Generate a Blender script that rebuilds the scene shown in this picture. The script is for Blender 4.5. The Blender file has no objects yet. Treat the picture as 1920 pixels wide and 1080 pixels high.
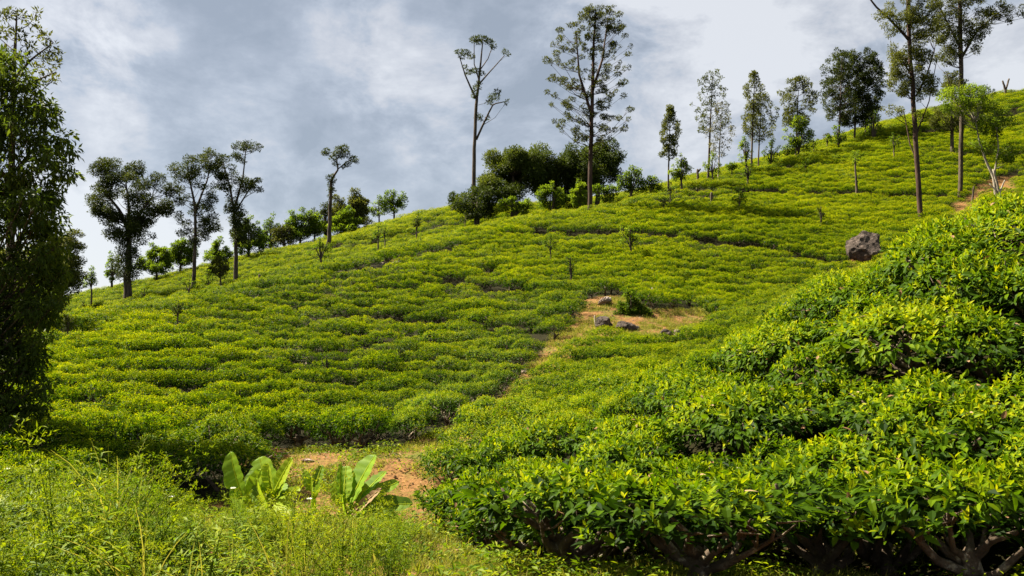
import bpy, bmesh, math, random
import numpy as np
from mathutils import Vector, Matrix, Euler, noise

random.seed(11)
rng = np.random.default_rng(11)
sc = bpy.context.scene
COL = sc.collection

# ------------------------------------------------------------------ camera
FPX = 1663.0                      # focal length in photo pixels (1920 wide)
PITCH = math.atan(140.0 / FPX)    # eye level lies 140 px under the picture centre
cam_data = bpy.data.cameras.new("camera")
cam_data.sensor_width = 36.0
cam_data.lens = 36.0 * FPX / 1920.0
cam_data.clip_end = 3000.0
cam_data.clip_start = 0.1
cam = bpy.data.objects.new("camera", cam_data)
cam.location = (0, 0, 0)
cam.rotation_euler = (math.pi / 2 + PITCH, 0, 0)
COL.objects.link(cam)
sc.camera = cam

# ------------------------------------------------------------------ exposure and render
sc.view_settings.view_transform = 'Standard'
sc.view_settings.look = 'None'
sc.view_settings.exposure = 2.0
sc.view_settings.gamma = 1.0
sc.view_settings.use_curve_mapping = False
sc.cycles.max_bounces = 6
sc.cycles.diffuse_bounces = 3
sc.cycles.glossy_bounces = 2
sc.cycles.transmission_bounces = 4
sc.cycles.transparent_max_bounces = 4
sc.cycles.caustics_reflective = False
sc.cycles.caustics_refractive = False
sc.cycles.use_denoising = True

# ------------------------------------------------------------------ sun and sky
SUN = Vector((-0.60, 0.23, 0.77)).normalized()
sun_el = math.asin(SUN.z)
sun_az = math.atan2(SUN.x, SUN.y)
sd = bpy.data.lights.new("sun", 'SUN')
sd.energy = 5.0
sd.angle = math.radians(0.53)
sd.color = (1.0, 0.91, 0.74)
sun = bpy.data.objects.new("sun", sd)
sun.rotation_euler = SUN.to_track_quat('Z', 'Y').to_euler()
sun.location = SUN * 100
COL.objects.link(sun)


def ray(px, py):
    cx, cy = (px - 960.0) / FPX, (540.0 - py) / FPX
    cp, sp = math.cos(PITCH), math.sin(PITCH)
    return np.array((cx, cp - sp * cy, sp + cp * cy))


def at(px, py, y):
    """point on the sight line through photo pixel (px, py), y metres ahead"""
    d = ray(px, py)
    return d / d[1] * y


world = bpy.data.worlds.new("World")
sc.world = world
world.use_nodes = True
wt = world.node_tree
wt.nodes.clear()


def wn(kind, **kw):
    n = wt.nodes.new(kind)
    for k, v in kw.items():
        setattr(n, k, v)
    return n


w_out = wn('ShaderNodeOutputWorld')
w_bg = wn('ShaderNodeBackground')
w_bg.inputs['Strength'].default_value = 0.1
wt.links.new(w_bg.outputs[0], w_out.inputs[0])
sky = wn('ShaderNodeTexSky', sky_type='NISHITA', sun_disc=False)
sky.sun_elevation = sun_el
sky.sun_rotation = sun_az
tc = wn('ShaderNodeTexCoord')


def wmath(op, a, b=None, c=None, clamp=False):
    n = wn('ShaderNodeMath', operation=op, use_clamp=clamp)
    for i, v in enumerate((a, b, c)):
        if v is None:
            continue
        if isinstance(v, (int, float)):
            n.inputs[i].default_value = v
        else:
            wt.links.new(v, n.inputs[i])
    return n.outputs[0]


mp = wn('ShaderNodeMapping')
mp.inputs['Scale'].default_value = (1.0, 1.0, 1.7)
mp.inputs['Location'].default_value = (3.1, 0.4, 0.55)
wt.links.new(tc.outputs['Generated'], mp.inputs['Vector'])
n1 = wn('ShaderNodeTexNoise')
n1.inputs['Scale'].default_value = 2.6
n1.inputs['Detail'].default_value = 8.0
n1.inputs['Roughness'].default_value = 0.52
n1.inputs['Distortion'].default_value = 0.35
wt.links.new(mp.outputs[0], n1.inputs['Vector'])
n2 = wn('ShaderNodeTexNoise')
n2.inputs['Scale'].default_value = 6.5
n2.inputs['Detail'].default_value = 6.0
n2.inputs['Roughness'].default_value = 0.64
n2.inputs['Distortion'].default_value = 0.25
wt.links.new(mp.outputs[0], n2.inputs['Vector'])
val = wmath('ADD', wmath('MULTIPLY', n1.outputs['Fac'], 0.52), wmath('MULTIPLY', n2.outputs['Fac'], 0.48))
# individual brighter and darker cloud masses, by direction: (photo px, py, angular radius in px, amount)
n3 = wn('ShaderNodeTexNoise')
n3.inputs['Scale'].default_value = 15.0
n3.inputs['Detail'].default_value = 5.0
n3.inputs['Roughness'].default_value = 0.6
wt.links.new(mp.outputs[0], n3.inputs['Vector'])
val = wmath('MULTIPLY_ADD', wmath('SUBTRACT', val, 0.5), 1.75, 0.50)
val = wmath('ADD', val, wmath('MULTIPLY', wmath('SUBTRACT', n3.outputs['Fac'], 0.5), 0.34))
for px, py, rad, amt in ((210, 228, 70, 0.13), (140, 45, 170, 0.12), (240, 60, 120, 0.10), (800, 165, 180, 0.12),
                         (650, 5, 130, 0.12), (1280, 20, 330, 0.16), (1560, 60, 420, 0.14), (1860, 110, 300, 0.10),
                         (160, 470, 190, 0.20), (330, 450, 260, 0.12), (140, 140, 160, 0.06),
                         (480, 70, 240, -0.06), (600, 300, 380, -0.02), (900, 40, 240, -0.04), (560, 210, 200, 0.05), (700, 130, 140, 0.05), (430, 200, 140, .05), (1000, 250, 220, 0.05)):
    d = Vector(ray(px, py)).normalized()
    dp = wn('ShaderNodeVectorMath', operation='DOT_PRODUCT')
    wt.links.new(tc.outputs['Generated'], dp.inputs[0])
    dp.inputs[1].default_value = d
    mr = wn('ShaderNodeMapRange', interpolation_type='SMOOTHSTEP')
    mr.inputs['From Min'].default_value = math.cos(rad / FPX)
    mr.inputs['From Max'].default_value = 1.0
    mr.inputs['To Max'].default_value = amt * 1.3
    wt.links.new(dp.outputs['Value'], mr.inputs['Value'])
    val = wmath('ADD', val, wmath('MULTIPLY', mr.outputs[0], wmath('ADD', -0.6, wmath('MULTIPLY', n2.outputs['Fac'], 3.2))))
ramp = wn('ShaderNodeValToRGB')
el = ramp.color_ramp.elements
el[0].position, el[0].color = 0.39, (0.275, 0.31, 0.36, 1)
el[1].position, el[1].color = 0.86, (0.66, 0.67, 0.69, 1)
e = el.new(0.50); e.color = (0.34, 0.375, 0.43, 1)
e = el.new(0.58); e.color = (0.41, 0.445, 0.50, 1)
e = el.new(0.66); e.color = (0.50, 0.515, 0.55, 1)
wt.links.new(val, ramp.inputs[0])
scl = wn('ShaderNodeVectorMath', operation='SCALE')
scl.inputs['Scale'].default_value = 2.85          # the background runs at 0.1
wt.links.new(ramp.outputs[0], scl.inputs[0])
mix = wn('ShaderNodeMix', data_type='RGBA')
mix.inputs['Factor'].default_value = 0.93        # thick, almost closed cloud cover over the clear sky
wt.links.new(sky.outputs[0], mix.inputs['A'])
wt.links.new(scl.outputs[0], mix.inputs['B'])
wt.links.new(mix.outputs['Result'], w_bg.inputs[0])

# ------------------------------------------------------------------ materials


ALBEDO = 0.95


def new_mat(name):
    m = bpy.data.materials.new(name)
    m.use_nodes = True
    m.node_tree.nodes.clear()
    return m, m.node_tree


def nd(t, kind, **kw):
    n = t.nodes.new(kind)
    for k, v in kw.items():
        if k in ('inp',):
            for kk, vv in v.items():
                n.inputs[kk].default_value = vv
        else:
            setattr(n, k, v)
    return n


def leaf_mat(name, stops, transl=0.35, rough=0.55, spec=0.10, patch=0.18, patch_scale=0.12, tboost=1.5, rnd=0.10, flush=0.0):
    """leaf colour runs over the vertex attribute 'age' (0 old leaf .. 1 young shoot), varied plant by plant"""
    m, t = new_mat(name)
    out = nd(t, 'ShaderNodeOutputMaterial')
    at_ = nd(t, 'ShaderNodeAttribute', attribute_name='age')
    geo = nd(t, 'ShaderNodeNewGeometry')
    nz = nd(t, 'ShaderNodeTexNoise', inp={'Scale': patch_scale, 'Detail': 3.0, 'Roughness': 0.6})
    t.links.new(geo.outputs['Position'], nz.inputs['Vector'])
    oi = nd(t, 'ShaderNodeObjectInfo')
    a = nd(t, 'ShaderNodeMath', operation='MULTIPLY_ADD')
    t.links.new(nz.outputs['Fac'], a.inputs[0]); a.inputs[1].default_value = patch * 2; a.inputs[2].default_value = -patch
    b = nd(t, 'ShaderNodeMath', operation='MULTIPLY_ADD')
    t.links.new(oi.outputs['Random'], b.inputs[0]); b.inputs[1].default_value = rnd * 2; b.inputs[2].default_value = -rnd
    s1 = nd(t, 'ShaderNodeMath', operation='ADD'); t.links.new(a.outputs[0], s1.inputs[0]); t.links.new(b.outputs[0], s1.inputs[1])
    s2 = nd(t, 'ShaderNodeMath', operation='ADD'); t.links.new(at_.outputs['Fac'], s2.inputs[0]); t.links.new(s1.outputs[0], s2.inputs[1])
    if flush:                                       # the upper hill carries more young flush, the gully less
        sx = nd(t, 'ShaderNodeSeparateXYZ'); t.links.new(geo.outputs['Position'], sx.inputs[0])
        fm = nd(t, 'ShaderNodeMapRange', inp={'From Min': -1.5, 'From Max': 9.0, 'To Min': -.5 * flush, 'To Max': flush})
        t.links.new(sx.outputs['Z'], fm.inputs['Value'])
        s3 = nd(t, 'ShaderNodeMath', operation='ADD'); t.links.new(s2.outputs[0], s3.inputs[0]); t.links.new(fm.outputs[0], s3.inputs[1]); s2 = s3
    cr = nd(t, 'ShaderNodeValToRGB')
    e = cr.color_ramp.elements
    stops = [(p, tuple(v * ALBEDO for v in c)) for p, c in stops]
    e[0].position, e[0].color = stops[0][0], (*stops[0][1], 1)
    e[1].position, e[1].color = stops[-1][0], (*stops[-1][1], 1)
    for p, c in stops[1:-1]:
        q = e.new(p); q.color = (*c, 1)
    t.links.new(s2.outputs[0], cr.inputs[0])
    pb = nd(t, 'ShaderNodeBsdfPrincipled', inp={'Roughness': rough, 'Specular IOR Level': spec})
    t.links.new(cr.outputs[0], pb.inputs['Base Color'])
    tl = nd(t, 'ShaderNodeBsdfTranslucent')
    hs = nd(t, 'ShaderNodeVectorMath', operation='MULTIPLY')
    t.links.new(cr.outputs[0], hs.inputs[0]); hs.inputs[1].default_value = (tboost, tboost * 0.98, tboost * 0.5)
    t.links.new(hs.outputs[0], tl.inputs['Color'])
    mx = nd(t, 'ShaderNodeMixShader'); mx.inputs[0].default_value = transl
    t.links.new(pb.outputs[0], mx.inputs[1]); t.links.new(tl.outputs[0], mx.inputs[2])
    t.links.new(mx.outputs[0], out.inputs[0])
    return m


def noise_mat(name, c1, c2, scale, rough=0.85, bump=0.4, bscale=None, c3=None, detail=6.0, stretch=None, obj=False):
    m, t = new_mat(name)
    c1, c2, c3 = (tuple(v * ALBEDO for v in c) if c else None for c in (c1, c2, c3))
    out = nd(t, 'ShaderNodeOutputMaterial')
    pb = nd(t, 'ShaderNodeBsdfPrincipled', inp={'Roughness': rough, 'Specular IOR Level': 0.15})
    if obj:
        tcx = nd(t, 'ShaderNodeTexCoord'); vec = tcx.outputs['Object']
    else:
        g = nd(t, 'ShaderNodeNewGeometry'); vec = g.outputs['Position']
    if stretch:
        mpn = nd(t, 'ShaderNodeMapping'); mpn.inputs['Scale'].default_value = stretch
        t.links.new(vec, mpn.inputs[0]); vec = mpn.outputs[0]
    nz = nd(t, 'ShaderNodeTexNoise', inp={'Scale': scale, 'Detail': detail, 'Roughness': 0.62})
    t.links.new(vec, nz.inputs['Vector'])
    cr = nd(t, 'ShaderNodeValToRGB')
    e = cr.color_ramp.elements
    e[0].position, e[0].color = 0.34, (*c1, 1)
    e[1].position, e[1].color = 0.66, (*c2, 1)
    if c3:
        q = e.new(0.56); q.color = (*c3, 1)
    t.links.new(nz.outputs['Fac'], cr.inputs[0])
    t.links.new(cr.outputs[0], pb.inputs['Base Color'])
    nb = nd(t, 'ShaderNodeTexNoise', inp={'Scale': bscale or scale * 4, 'Detail': 8.0, 'Roughness': 0.65})
    t.links.new(vec, nb.inputs['Vector'])
    bp = nd(t, 'ShaderNodeBump', inp={'Strength': bump, 'Distance': 0.05})
    t.links.new(nb.outputs['Fac'], bp.inputs['Height'])
    t.links.new(bp.outputs[0], pb.inputs['Normal'])
    t.links.new(pb.outputs[0], out.inputs[0])
    return m


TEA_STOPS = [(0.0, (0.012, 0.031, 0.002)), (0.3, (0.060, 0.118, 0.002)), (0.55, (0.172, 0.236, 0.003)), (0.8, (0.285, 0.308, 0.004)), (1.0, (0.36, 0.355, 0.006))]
M = {}
M['tea'] = leaf_mat('tea_leaf', TEA_STOPS, transl=0.40, rough=0.5, spec=0.05, patch=0.24, flush=0.14)
M['dark_tree'] = leaf_mat('dark_tree_leaf', [(0.0, (0.014, 0.021, 0.006)), (0.5, (0.038, 0.053, 0.010)), (1.0, (0.100, 0.118, 0.018))], transl=0.30)
M['grove'] = leaf_mat('grove_leaf', [(0.0, (0.018, 0.028, 0.006)), (0.5, (0.050, 0.074, 0.012)), (1.0, (0.13, 0.155, 0.02))], transl=0.30)
M['olive_tree'] = leaf_mat('olive_tree_leaf', [(0.0, (0.032, 0.038, 0.010)), (0.5, (0.074, 0.086, 0.018)), (1.0, (0.140, 0.150, 0.028))], transl=0.34)
M['pale_tree'] = leaf_mat('pale_tree_leaf', [(0.0, (0.07, 0.07, 0.04)), (0.5, (0.14, 0.14, 0.075)), (1.0, (0.24, 0.22, 0.12))], transl=0.3)
M['bright_tree'] = leaf_mat('bright_tree_leaf', [(0.0, (0.030, 0.060, 0.006)), (0.5, (0.105, 0.160, 0.010)), (1.0, (0.20, 0.26, 0.016))], transl=0.5, tboost=1.7)
M['big_tree'] = leaf_mat('big_tree_leaf', [(0.0, (0.020, 0.032, 0.006)), (0.5, (0.058, 0.090, 0.010)), (1.0, (0.165, 0.205, 0.016))], transl=0.42)
M['weed'] = leaf_mat('weed_leaf', [(0.0, (0.030, 0.060, 0.006)), (0.5, (0.100, 0.168, 0.004)), (1.0, (0.27, 0.30, 0.007))], transl=0.42, patch_scale=0.9, patch=0.32, rnd=.16)
M['grass'] = leaf_mat('grass_blade', [(0.0, (0.060, 0.085, 0.012)), (0.5, (0.16, 0.18, 0.022)), (1.0, (0.33, 0.29, 0.07))], transl=0.40, patch_scale=0.8, patch=0.3)
M['banana'] = leaf_mat('banana_leaf', [(0.0, (0.070, 0.15, 0.018)), (0.5, (0.20, 0.32, 0.020)), (1.0, (0.38, 0.45, 0.03))], transl=0.5, rough=0.5, spec=0.10, patch=0.05, rnd=0.05)
M['dry_leaf'] = leaf_mat('dry_leaf', [(0.0, (0.09, 0.045, 0.02)), (0.5, (0.20, 0.11, 0.05)), (1.0, (0.36, 0.25, 0.14))], transl=0.15, rough=0.8, spec=0.1)
M['flower_orange'] = leaf_mat('orange_petal', [(0.0, (0.55, 0.10, 0.01)), (1.0, (0.75, 0.22, 0.02))], transl=0.25)
M['flower_white'] = leaf_mat('white_petal', [(0.0, (0.55, 0.55, 0.45)), (1.0, (0.75, 0.75, 0.65))], transl=0.25)
M['bark'] = noise_mat('bark', (0.030, 0.022, 0.016), (0.12, 0.090, 0.065), 6.0, bump=0.6, stretch=(1, 1, 0.25))
M['bark_red'] = noise_mat('bark_reddish', (0.026, 0.015, 0.011), (0.085, 0.050, 0.036), 5.0, bump=0.6, stretch=(1, 1, 0.2))
M['bark_pale'] = noise_mat('bark_pale', (0.16, 0.13, 0.10), (0.42, 0.37, 0.29), 7.0, bump=0.5, stretch=(1, 1, 0.3))
M['tea_bark'] = noise_mat('tea_bark', (0.060, 0.042, 0.028), (0.42, 0.36, 0.26), 9.0, bump=0.8, c3=(0.13, 0.095, 0.065))
M['rock_brown'] = noise_mat('rock_brown', (0.020, 0.016, 0.013), (0.19, 0.150, 0.125), 3.6, bump=1.0, c3=(0.080, 0.060, 0.048), obj=True)
M['rock_pale'] = noise_mat('rock_pale', (0.10, 0.07, 0.055), (0.42, 0.34, 0.28), 3.0, bump=0.8, c3=(0.24, 0.18, 0.14), obj=True)
M['dirt_clod'] = noise_mat('dirt_clod', (0.07, 0.04, 0.02), (0.24, 0.14, 0.07), 5.0, bump=0.9)


def ground_mat():
    m, t = new_mat('soil_and_turf')
    out = nd(t, 'ShaderNodeOutputMaterial')
    pb = nd(t, 'ShaderNodeBsdfPrincipled', inp={'Roughness': 0.95, 'Specular IOR Level': 0.1})
    g = nd(t, 'ShaderNodeNewGeometry')
    nz = nd(t, 'ShaderNodeTexNoise', inp={'Scale': 1.6, 'Detail': 8.0, 'Roughness': 0.65})
    nf = nd(t, 'ShaderNodeTexNoise', inp={'Scale': 9.0, 'Detail': 8.0, 'Roughness': 0.7})
    ng = nd(t, 'ShaderNodeTexNoise', inp={'Scale': 0.75, 'Detail': 7.0, 'Roughness': 0.7})
    for n in (nz, nf, ng):
        t.links.new(g.outputs['Position'], n.inputs['Vector'])
    soil = nd(t, 'ShaderNodeValToRGB')
    e = soil.color_ramp.elements
    e[0].position, e[0].color = 0.30, (0.080, 0.040, 0.016, 1)
    e[1].position, e[1].color = 0.72, (0.26, 0.142, 0.055, 1)
    q = e.new(0.5); q.color = (0.175, 0.088, 0.031, 1)
    t.links.new(nf.outputs['Fac'], soil.inputs[0])
    turf = nd(t, 'ShaderNodeValToRGB')
    e = turf.color_ramp.elements
    e[0].position, e[0].color = 0.3, (0.035, 0.055, 0.007, 1)
    e[1].position, e[1].color = 0.7, (0.13, 0.130, 0.018, 1)
    t.links.new(nf.outputs['Fac'], turf.inputs[0])
    k = nd(t, 'ShaderNodeMapRange', interpolation_type='SMOOTHSTEP')
    k.inputs['From Min'].default_value = 0.49
    k.inputs['From Max'].default_value = 0.62
    ad = nd(t, 'ShaderNodeMath', operation='MULTIPLY_ADD')
    t.links.new(nz.outputs['Fac'], ad.inputs[0]); ad.inputs[1].default_value = 0.5
    hl = nd(t, 'ShaderNodeMath', operation='MULTIPLY'); t.links.new(ng.outputs['Fac'], hl.inputs[0]); hl.inputs[1].default_value = 0.5
    t.links.new(hl.outputs[0], ad.inputs[2])
    t.links.new(ad.outputs[0], k.inputs['Value'])
    mx = nd(t, 'ShaderNodeMix', data_type='RGBA')
    t.links.new(k.outputs[0], mx.inputs['Factor']); t.links.new(soil.outputs[0], mx.inputs['A']); t.links.new(turf.outputs[0], mx.inputs['B'])
    t.links.new(mx.outputs['Result'], pb.inputs['Base Color'])
    bp = nd(t, 'ShaderNodeBump', inp={'Strength': 0.8, 'Distance': 0.06})
    t.links.new(nf.outputs['Fac'], bp.inputs['Height']); t.links.new(bp.outputs[0], pb.inputs['Normal'])
    t.links.new(pb.outputs[0], out.inputs[0])
    litter_shade = nd(t, 'ShaderNodeValToRGB')  # litter colour taken nearly black to paint the shade under the bushes
    e = litter_shade.color_ramp.elements
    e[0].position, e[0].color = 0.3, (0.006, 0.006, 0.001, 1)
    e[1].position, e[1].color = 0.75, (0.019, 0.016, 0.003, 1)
    t.links.new(nf.outputs['Fac'], litter_shade.inputs[0])
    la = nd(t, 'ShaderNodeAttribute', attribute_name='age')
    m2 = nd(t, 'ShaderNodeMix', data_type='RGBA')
    t.links.new(la.outputs['Fac'], m2.inputs['Factor']); t.links.new(mx.outputs['Result'], m2.inputs['A']); t.links.new(litter_shade.outputs[0], m2.inputs['B'])
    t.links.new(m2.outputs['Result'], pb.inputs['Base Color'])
    return m


M['ground'] = ground_mat()

# ------------------------------------------------------------------ geometry helpers


class Geo:
    def __init__(self):
        self.V, self.T, self.A, self.I, self.n = [], [], [], [], 0

    def add(self, V, T, age=0.5, mat=0):
        V = np.asarray(V, dtype=np.float64).reshape(-1, 3)
        T = np.asarray(T, dtype=np.int64).reshape(-1, 3)
        if np.isscalar(age):
            age = np.full(len(V), age)
        self.V.append(V); self.T.append(T + self.n); self.A.append(np.asarray(age)); self.I.append(np.full(len(T), mat))
        self.n += len(V)
        return self

    def mesh(self, name, mats, smooth=False):
        me = bpy.data.meshes.new(name)
        V = np.concatenate(self.V); T = np.concatenate(self.T); A = np.concatenate(self.A); I = np.concatenate(self.I)
        me.vertices.add(len(V)); me.vertices.foreach_set('co', V.astype(np.float32).ravel())
        me.loops.add(len(T) * 3); me.loops.foreach_set('vertex_index', T.astype(np.int32).ravel())
        me.polygons.add(len(T)); me.polygons.foreach_set('loop_start', np.arange(0, len(T) * 3, 3, dtype=np.int32))
        for m in mats:
            me.materials.append(m)
        me.polygons.foreach_set('material_index', I.astype(np.int32))
        me.polygons.foreach_set('use_smooth', np.full(len(T), smooth))
        a = me.attributes.new('age', 'FLOAT', 'POINT')
        a.data.foreach_set('value', A.astype(np.float32))
        me.update(calc_edges=True)
        return me


def nrm(v):
    v = np.asarray(v, dtype=np.float64)
    return v / np.maximum(np.linalg.norm(v, axis=-1, keepdims=True), 1e-9)


def leaves(g, P, D, N, L, W, age, curl=0.2, fold=0.25, hi=False, mat=0):
    P = np.asarray(P, dtype=np.float64); n = len(P)
    if n == 0:
        return
    D = nrm(D); S = nrm(np.cross(D, N)); N = np.cross(S, D)
    L = np.broadcast_to(np.asarray(L, dtype=float), (n,))[:, None]
    W = np.broadcast_to(np.asarray(W, dtype=float), (n,))[:, None]
    age = np.broadcast_to(np.asarray(age, dtype=float), (n,))
    curl = np.broadcast_to(np.asarray(curl, dtype=float), (n,))[:, None]

    def q(s, w):
        return P + D * L * s - N * L * curl * s * s + S * W * w + N * W * abs(w) * fold
    if not hi:
        V = np.stack([q(0, 0), q(.42, .5), q(.42, -.5), q(1, 0)], 1)
        T = np.array([[0, 2, 3], [0, 3, 1]])
    else:
        V = np.stack([q(0, 0), q(.3, .46), q(.33, 0), q(.3, -.46), q(.66, .40), q(.68, 0), q(.66, -.40), q(1, 0)], 1)
        T = np.array([[0, 3, 2], [0, 2, 1], [2, 3, 6], [2, 6, 5], [1, 2, 5], [1, 5, 4], [5, 6, 7], [4, 5, 7]])
    k = V.shape[1]
    TT = (np.arange(n) * k)[:, None, None] + T[None]
    g.add(V.reshape(-1, 3), TT.reshape(-1, 3), np.repeat(age, k), mat)


def tube(g, pts, rad, sides=6, mat=0, age=0.5):
    pts = np.asarray(pts, dtype=float); k = len(pts)
    rad = np.broadcast_to(np.asarray(rad, dtype=float), (k,))
    tan = nrm(np.gradient(pts, axis=0))
    up = np.array((0.13, 0.97, 0.21))
    a = nrm(np.cross(tan, up)); b = np.cross(tan, a)
    th = np.linspace(0, 2 * math.pi, sides, endpoint=False)
    ring = a[:, None] * np.cos(th)[None, :, None] + b[:, None] * np.sin(th)[None, :, None]
    V = pts[:, None] + ring * rad[:, None, None]
    T = []
    for i in range(k - 1):
        for j in range(sides):
            p, q_ = i * sides + j, i * sides + (j + 1) % sides
            T += [(p, q_, q_ + sides), (p, q_ + sides, p + sides)]
    V = np.concatenate([V.reshape(-1, 3), pts[-1:] + tan[-1:] * rad[-1]])
    last = len(V) - 1
    for j in range(sides):
        T.append(((k - 1) * sides + j, (k - 1) * sides + (j + 1) % sides, last))
    g.add(V, T, age, mat)


def obj(name, me, parent=None, loc=None):
    o = bpy.data.objects.new(name, me)
    COL.objects.link(o)
    if parent is not None:
        o.parent = parent
    if loc is not None:
        o.location = loc
    return o


def tag(o, label=None, cat=None, group=None, kind=None):
    if label: o['label'] = label
    if cat: o['category'] = cat
    if group: o['group'] = group
    if kind: o['kind'] = kind
    return o


def thing(name, label, cat, loc, group=None):
    o = bpy.data.objects.new(name, None)
    o.empty_display_size = 0.3
    COL.objects.link(o)
    o.location = Vector(loc)
    return tag(o, label, cat, group)


def randdir(n):
    return nrm(rng.normal(size=(n, 3)))

# ------------------------------------------------------------------ the lie of the land
# sight-line soundings: (px, py, metres ahead, height of the tea cover there); thin-plate surface through them
SOUND = [
    # foreground flat and gully floor
    (900, 1065, 7.0, 0), (1400, 1075, 6.6, 0), (1900, 1085, 6.3, 0), (500, 1075, 7.0, 0), (100, 1075, 7.0, 0),
    (300, 1000, 9.5, 0), (50, 1000, 9.5, 0), (800, 985, 9.3, 0), (600, 980, 10, 0), (700, 865, 16, 0), (560, 855, 17, 0), (800, 825, 18.5, 0),
    (870, 800, 20, 0), (960, 757, 22, 0), (1045, 678, 26.5, 0), (1110, 615, 31, 0), (1250, 605, 32.5, 0), (1320, 585, 34.5, 0), (1150, 565, 34.5, 0),
    (1620, 493, 43, 0), (1725, 415, 50, 0), (1835, 375, 54, 0), (1435, 550, 38, 0.3),
    # near right slope (tops of the tea)
    (1920, 365, 11.5, .86), (1800, 422, 11.8, .86), (1600, 512, 12.5, .86), (1450, 585, 13.2, .86), (1300, 655, 13.8, .86), (1150, 735, 14, .86), (1000, 810, 13.6, .86), (890, 870, 12.5, .86),
    (1920, 560, 9.2, .86), (1920, 700, 7.9, .86), (1600, 650, 10, .86), (1600, 780, 8.5, .86), (1300, 780, 10.3, .86), (1300, 860, 9, .86),
    (1060, 880, 10.3, .86), (1500, 890, 7.4, .86), (1900, 880, 6.9, .86), (1160, 915, 8.6, .86), (880, 930, 9.6, .86),
    # main hill
    (560, 805, 19.5, .6), (300, 790, 18.5, .6), (100, 770, 18, .6), (100, 880, 13.5, .5), (280, 880, 14, .5), (450, 755, 22, .6), (700, 745, 23.5, .6), (850, 705, 25.5, .6),
    (300, 665, 25, .6), (600, 645, 28, .6), (900, 605, 31.5, .6), (1000, 560, 35, .6), (150, 635, 26, .6), (400, 605, 30, .6), (700, 555, 35, .6), (1000, 500, 40, .6),
    (1200, 505, 40, .6), (1400, 490, 42, .6), (1200, 440, 45.5, .6), (1400, 425, 47, .6), (1550, 400, 49.5, .6), (1000, 435, 47, .6), (850, 465, 43.5, .6), (500, 565, 33.5, .6),
    (100, 605, 28, .6), (250, 582, 31, .6), (420, 540, 35.5, .6), (560, 503, 39, .6), (700, 470, 42.5, .6), (860, 431, 47, .6), (980, 407, 50, .6), (1110, 388, 53, .6),
    (1250, 352, 58, .6), (1350, 326, 62, .6), (1450, 301, 66, .6), (1550, 275, 69, .6), (1650, 245, 72, .6), (1750, 215, 75, .6), (1850, 185, 78, .6), (1920, 168, 80, .6),
    (1500, 340, 57, .6), (1650, 302, 61, .6), (1800, 262, 66, .6), (1900, 230, 71, .6), (1300, 372, 53.5, .6), (1800, 335, 57.5, .6), (1910, 330, 58, .6),
    # far spur on the left and the hidden dip in front of it
    (100, 572, 60, .6), (280, 527, 64, .6), (480, 476, 68, .6), (640, 441, 70, .6), (780, 399, 72, .6), (850, 386, 73, .6),
    (300, 558, 55, .6), (500, 520, 57, .6), (650, 480, 60, .6), (800, 432, 62, .6),
    (450, 562, 44, .6), (650, 512, 49, .6), (820, 462, 54, .6), (150, 610, 40, .6), (980, 425, 60, .6), (1100, 402, 63, .6),
    # behind the crests, out of sight
    (280, 600, 95, 0), (650, 540, 100, 0), (950, 480, 95, 0), (1250, 430, 95, 0), (1550, 370, 105, 0), (1920, 290, 115, 0), (0, 620, 90, 0),
]
CP = [(*(at(px, py, y) - np.array((0, 0, dz))),) for px, py, y, dz in SOUND]
CP += [(0, 0, -1.65), (-10, 0, -1.75), (9, 2, -1.0), (0, -15, -1.9), (22, 0, 2.0), (-20, 10, -1.9), (-34, 20, -0.5), (28, 14, 4.0), (12, 8, 2.6),
       (5.2, 17, -0.5), (8, 19, 0.2), (11, 21, 0.8), (15, 26, 1.9), (11.5, 30, 1.7), (9, 24, 0.2), (20, 34, 4.2), (45, 45, 12), (60, 80, 24), (-45, 60, 1.5), (-40, 40, 0.8), (-60, 90, 0), (90, 60, 20),
       (3, 19, -1.2)]
CP = np.array(CP)
XY, ZZ = CP[:, :2] / 20.0, CP[:, 2]


def phi(r2):
    return 0.5 * r2 * np.log(np.maximum(r2, 1e-12))


_n = len(XY)
_K = phi(((XY[:, None] - XY[None]) ** 2).sum(-1)) + np.eye(_n) * 0.0015
_P = np.c_[np.ones(_n), XY]
_A = np.block([[_K, _P], [_P.T, np.zeros((3, 3))]])
_w = np.linalg.solve(_A, np.r_[ZZ, 0, 0, 0])


def H(x, y):
    x = np.asarray(x, dtype=float); y = np.asarray(y, dtype=float)
    shp = x.shape
    X = np.c_[x.ravel(), y.ravel()] / 20.0
    out = np.empty(len(X))
    for i in range(0, len(X), 20000):
        q = X[i:i + 20000]
        r2 = ((q[:, None] - XY[None]) ** 2).sum(-1)
        out[i:i + 20000] = phi(r2) @ _w[:_n] + _w[_n] + q @ _w[_n + 1:]
    # beyond the modelled slopes the land eases down to a wide low plain
    dx = np.maximum(np.abs(X[:, 0] * 20 - 8) - 75, 0); dy = np.maximum(np.abs(X[:, 1] * 20 - 45) - 70, 0)
    k = np.clip(np.hypot(dx, dy) / 60.0, 0, 1); k = k * k * (3 - 2 * k)
    out = np.clip(out, -12, 40) * (1 - k) + (-14.0) * k
    return out.reshape(shp)


def h1(x, y):
    return float(H(np.array([x]), np.array([y]))[0])


_ys = np.concatenate([np.arange(3.5, 30, 0.05), np.arange(30, 110, 0.1)])


def hit(px, py, off=0.0):
    """first meeting of the sight line with the ground raised by off"""
    d = ray(px, py); d = d / d[1]
    g = H(d[0] * _ys, _ys) + off
    below = d[2] * _ys <= g
    i = int(np.argmax(below)) if below.any() else len(_ys) - 1
    y = _ys[i]
    return np.array((d[0] * y, y, h1(d[0] * y, y)))


def hit_xy(poly, off=0.0):
    return [tuple(hit(px, py, off)[:2]) for px, py in poly]


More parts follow.
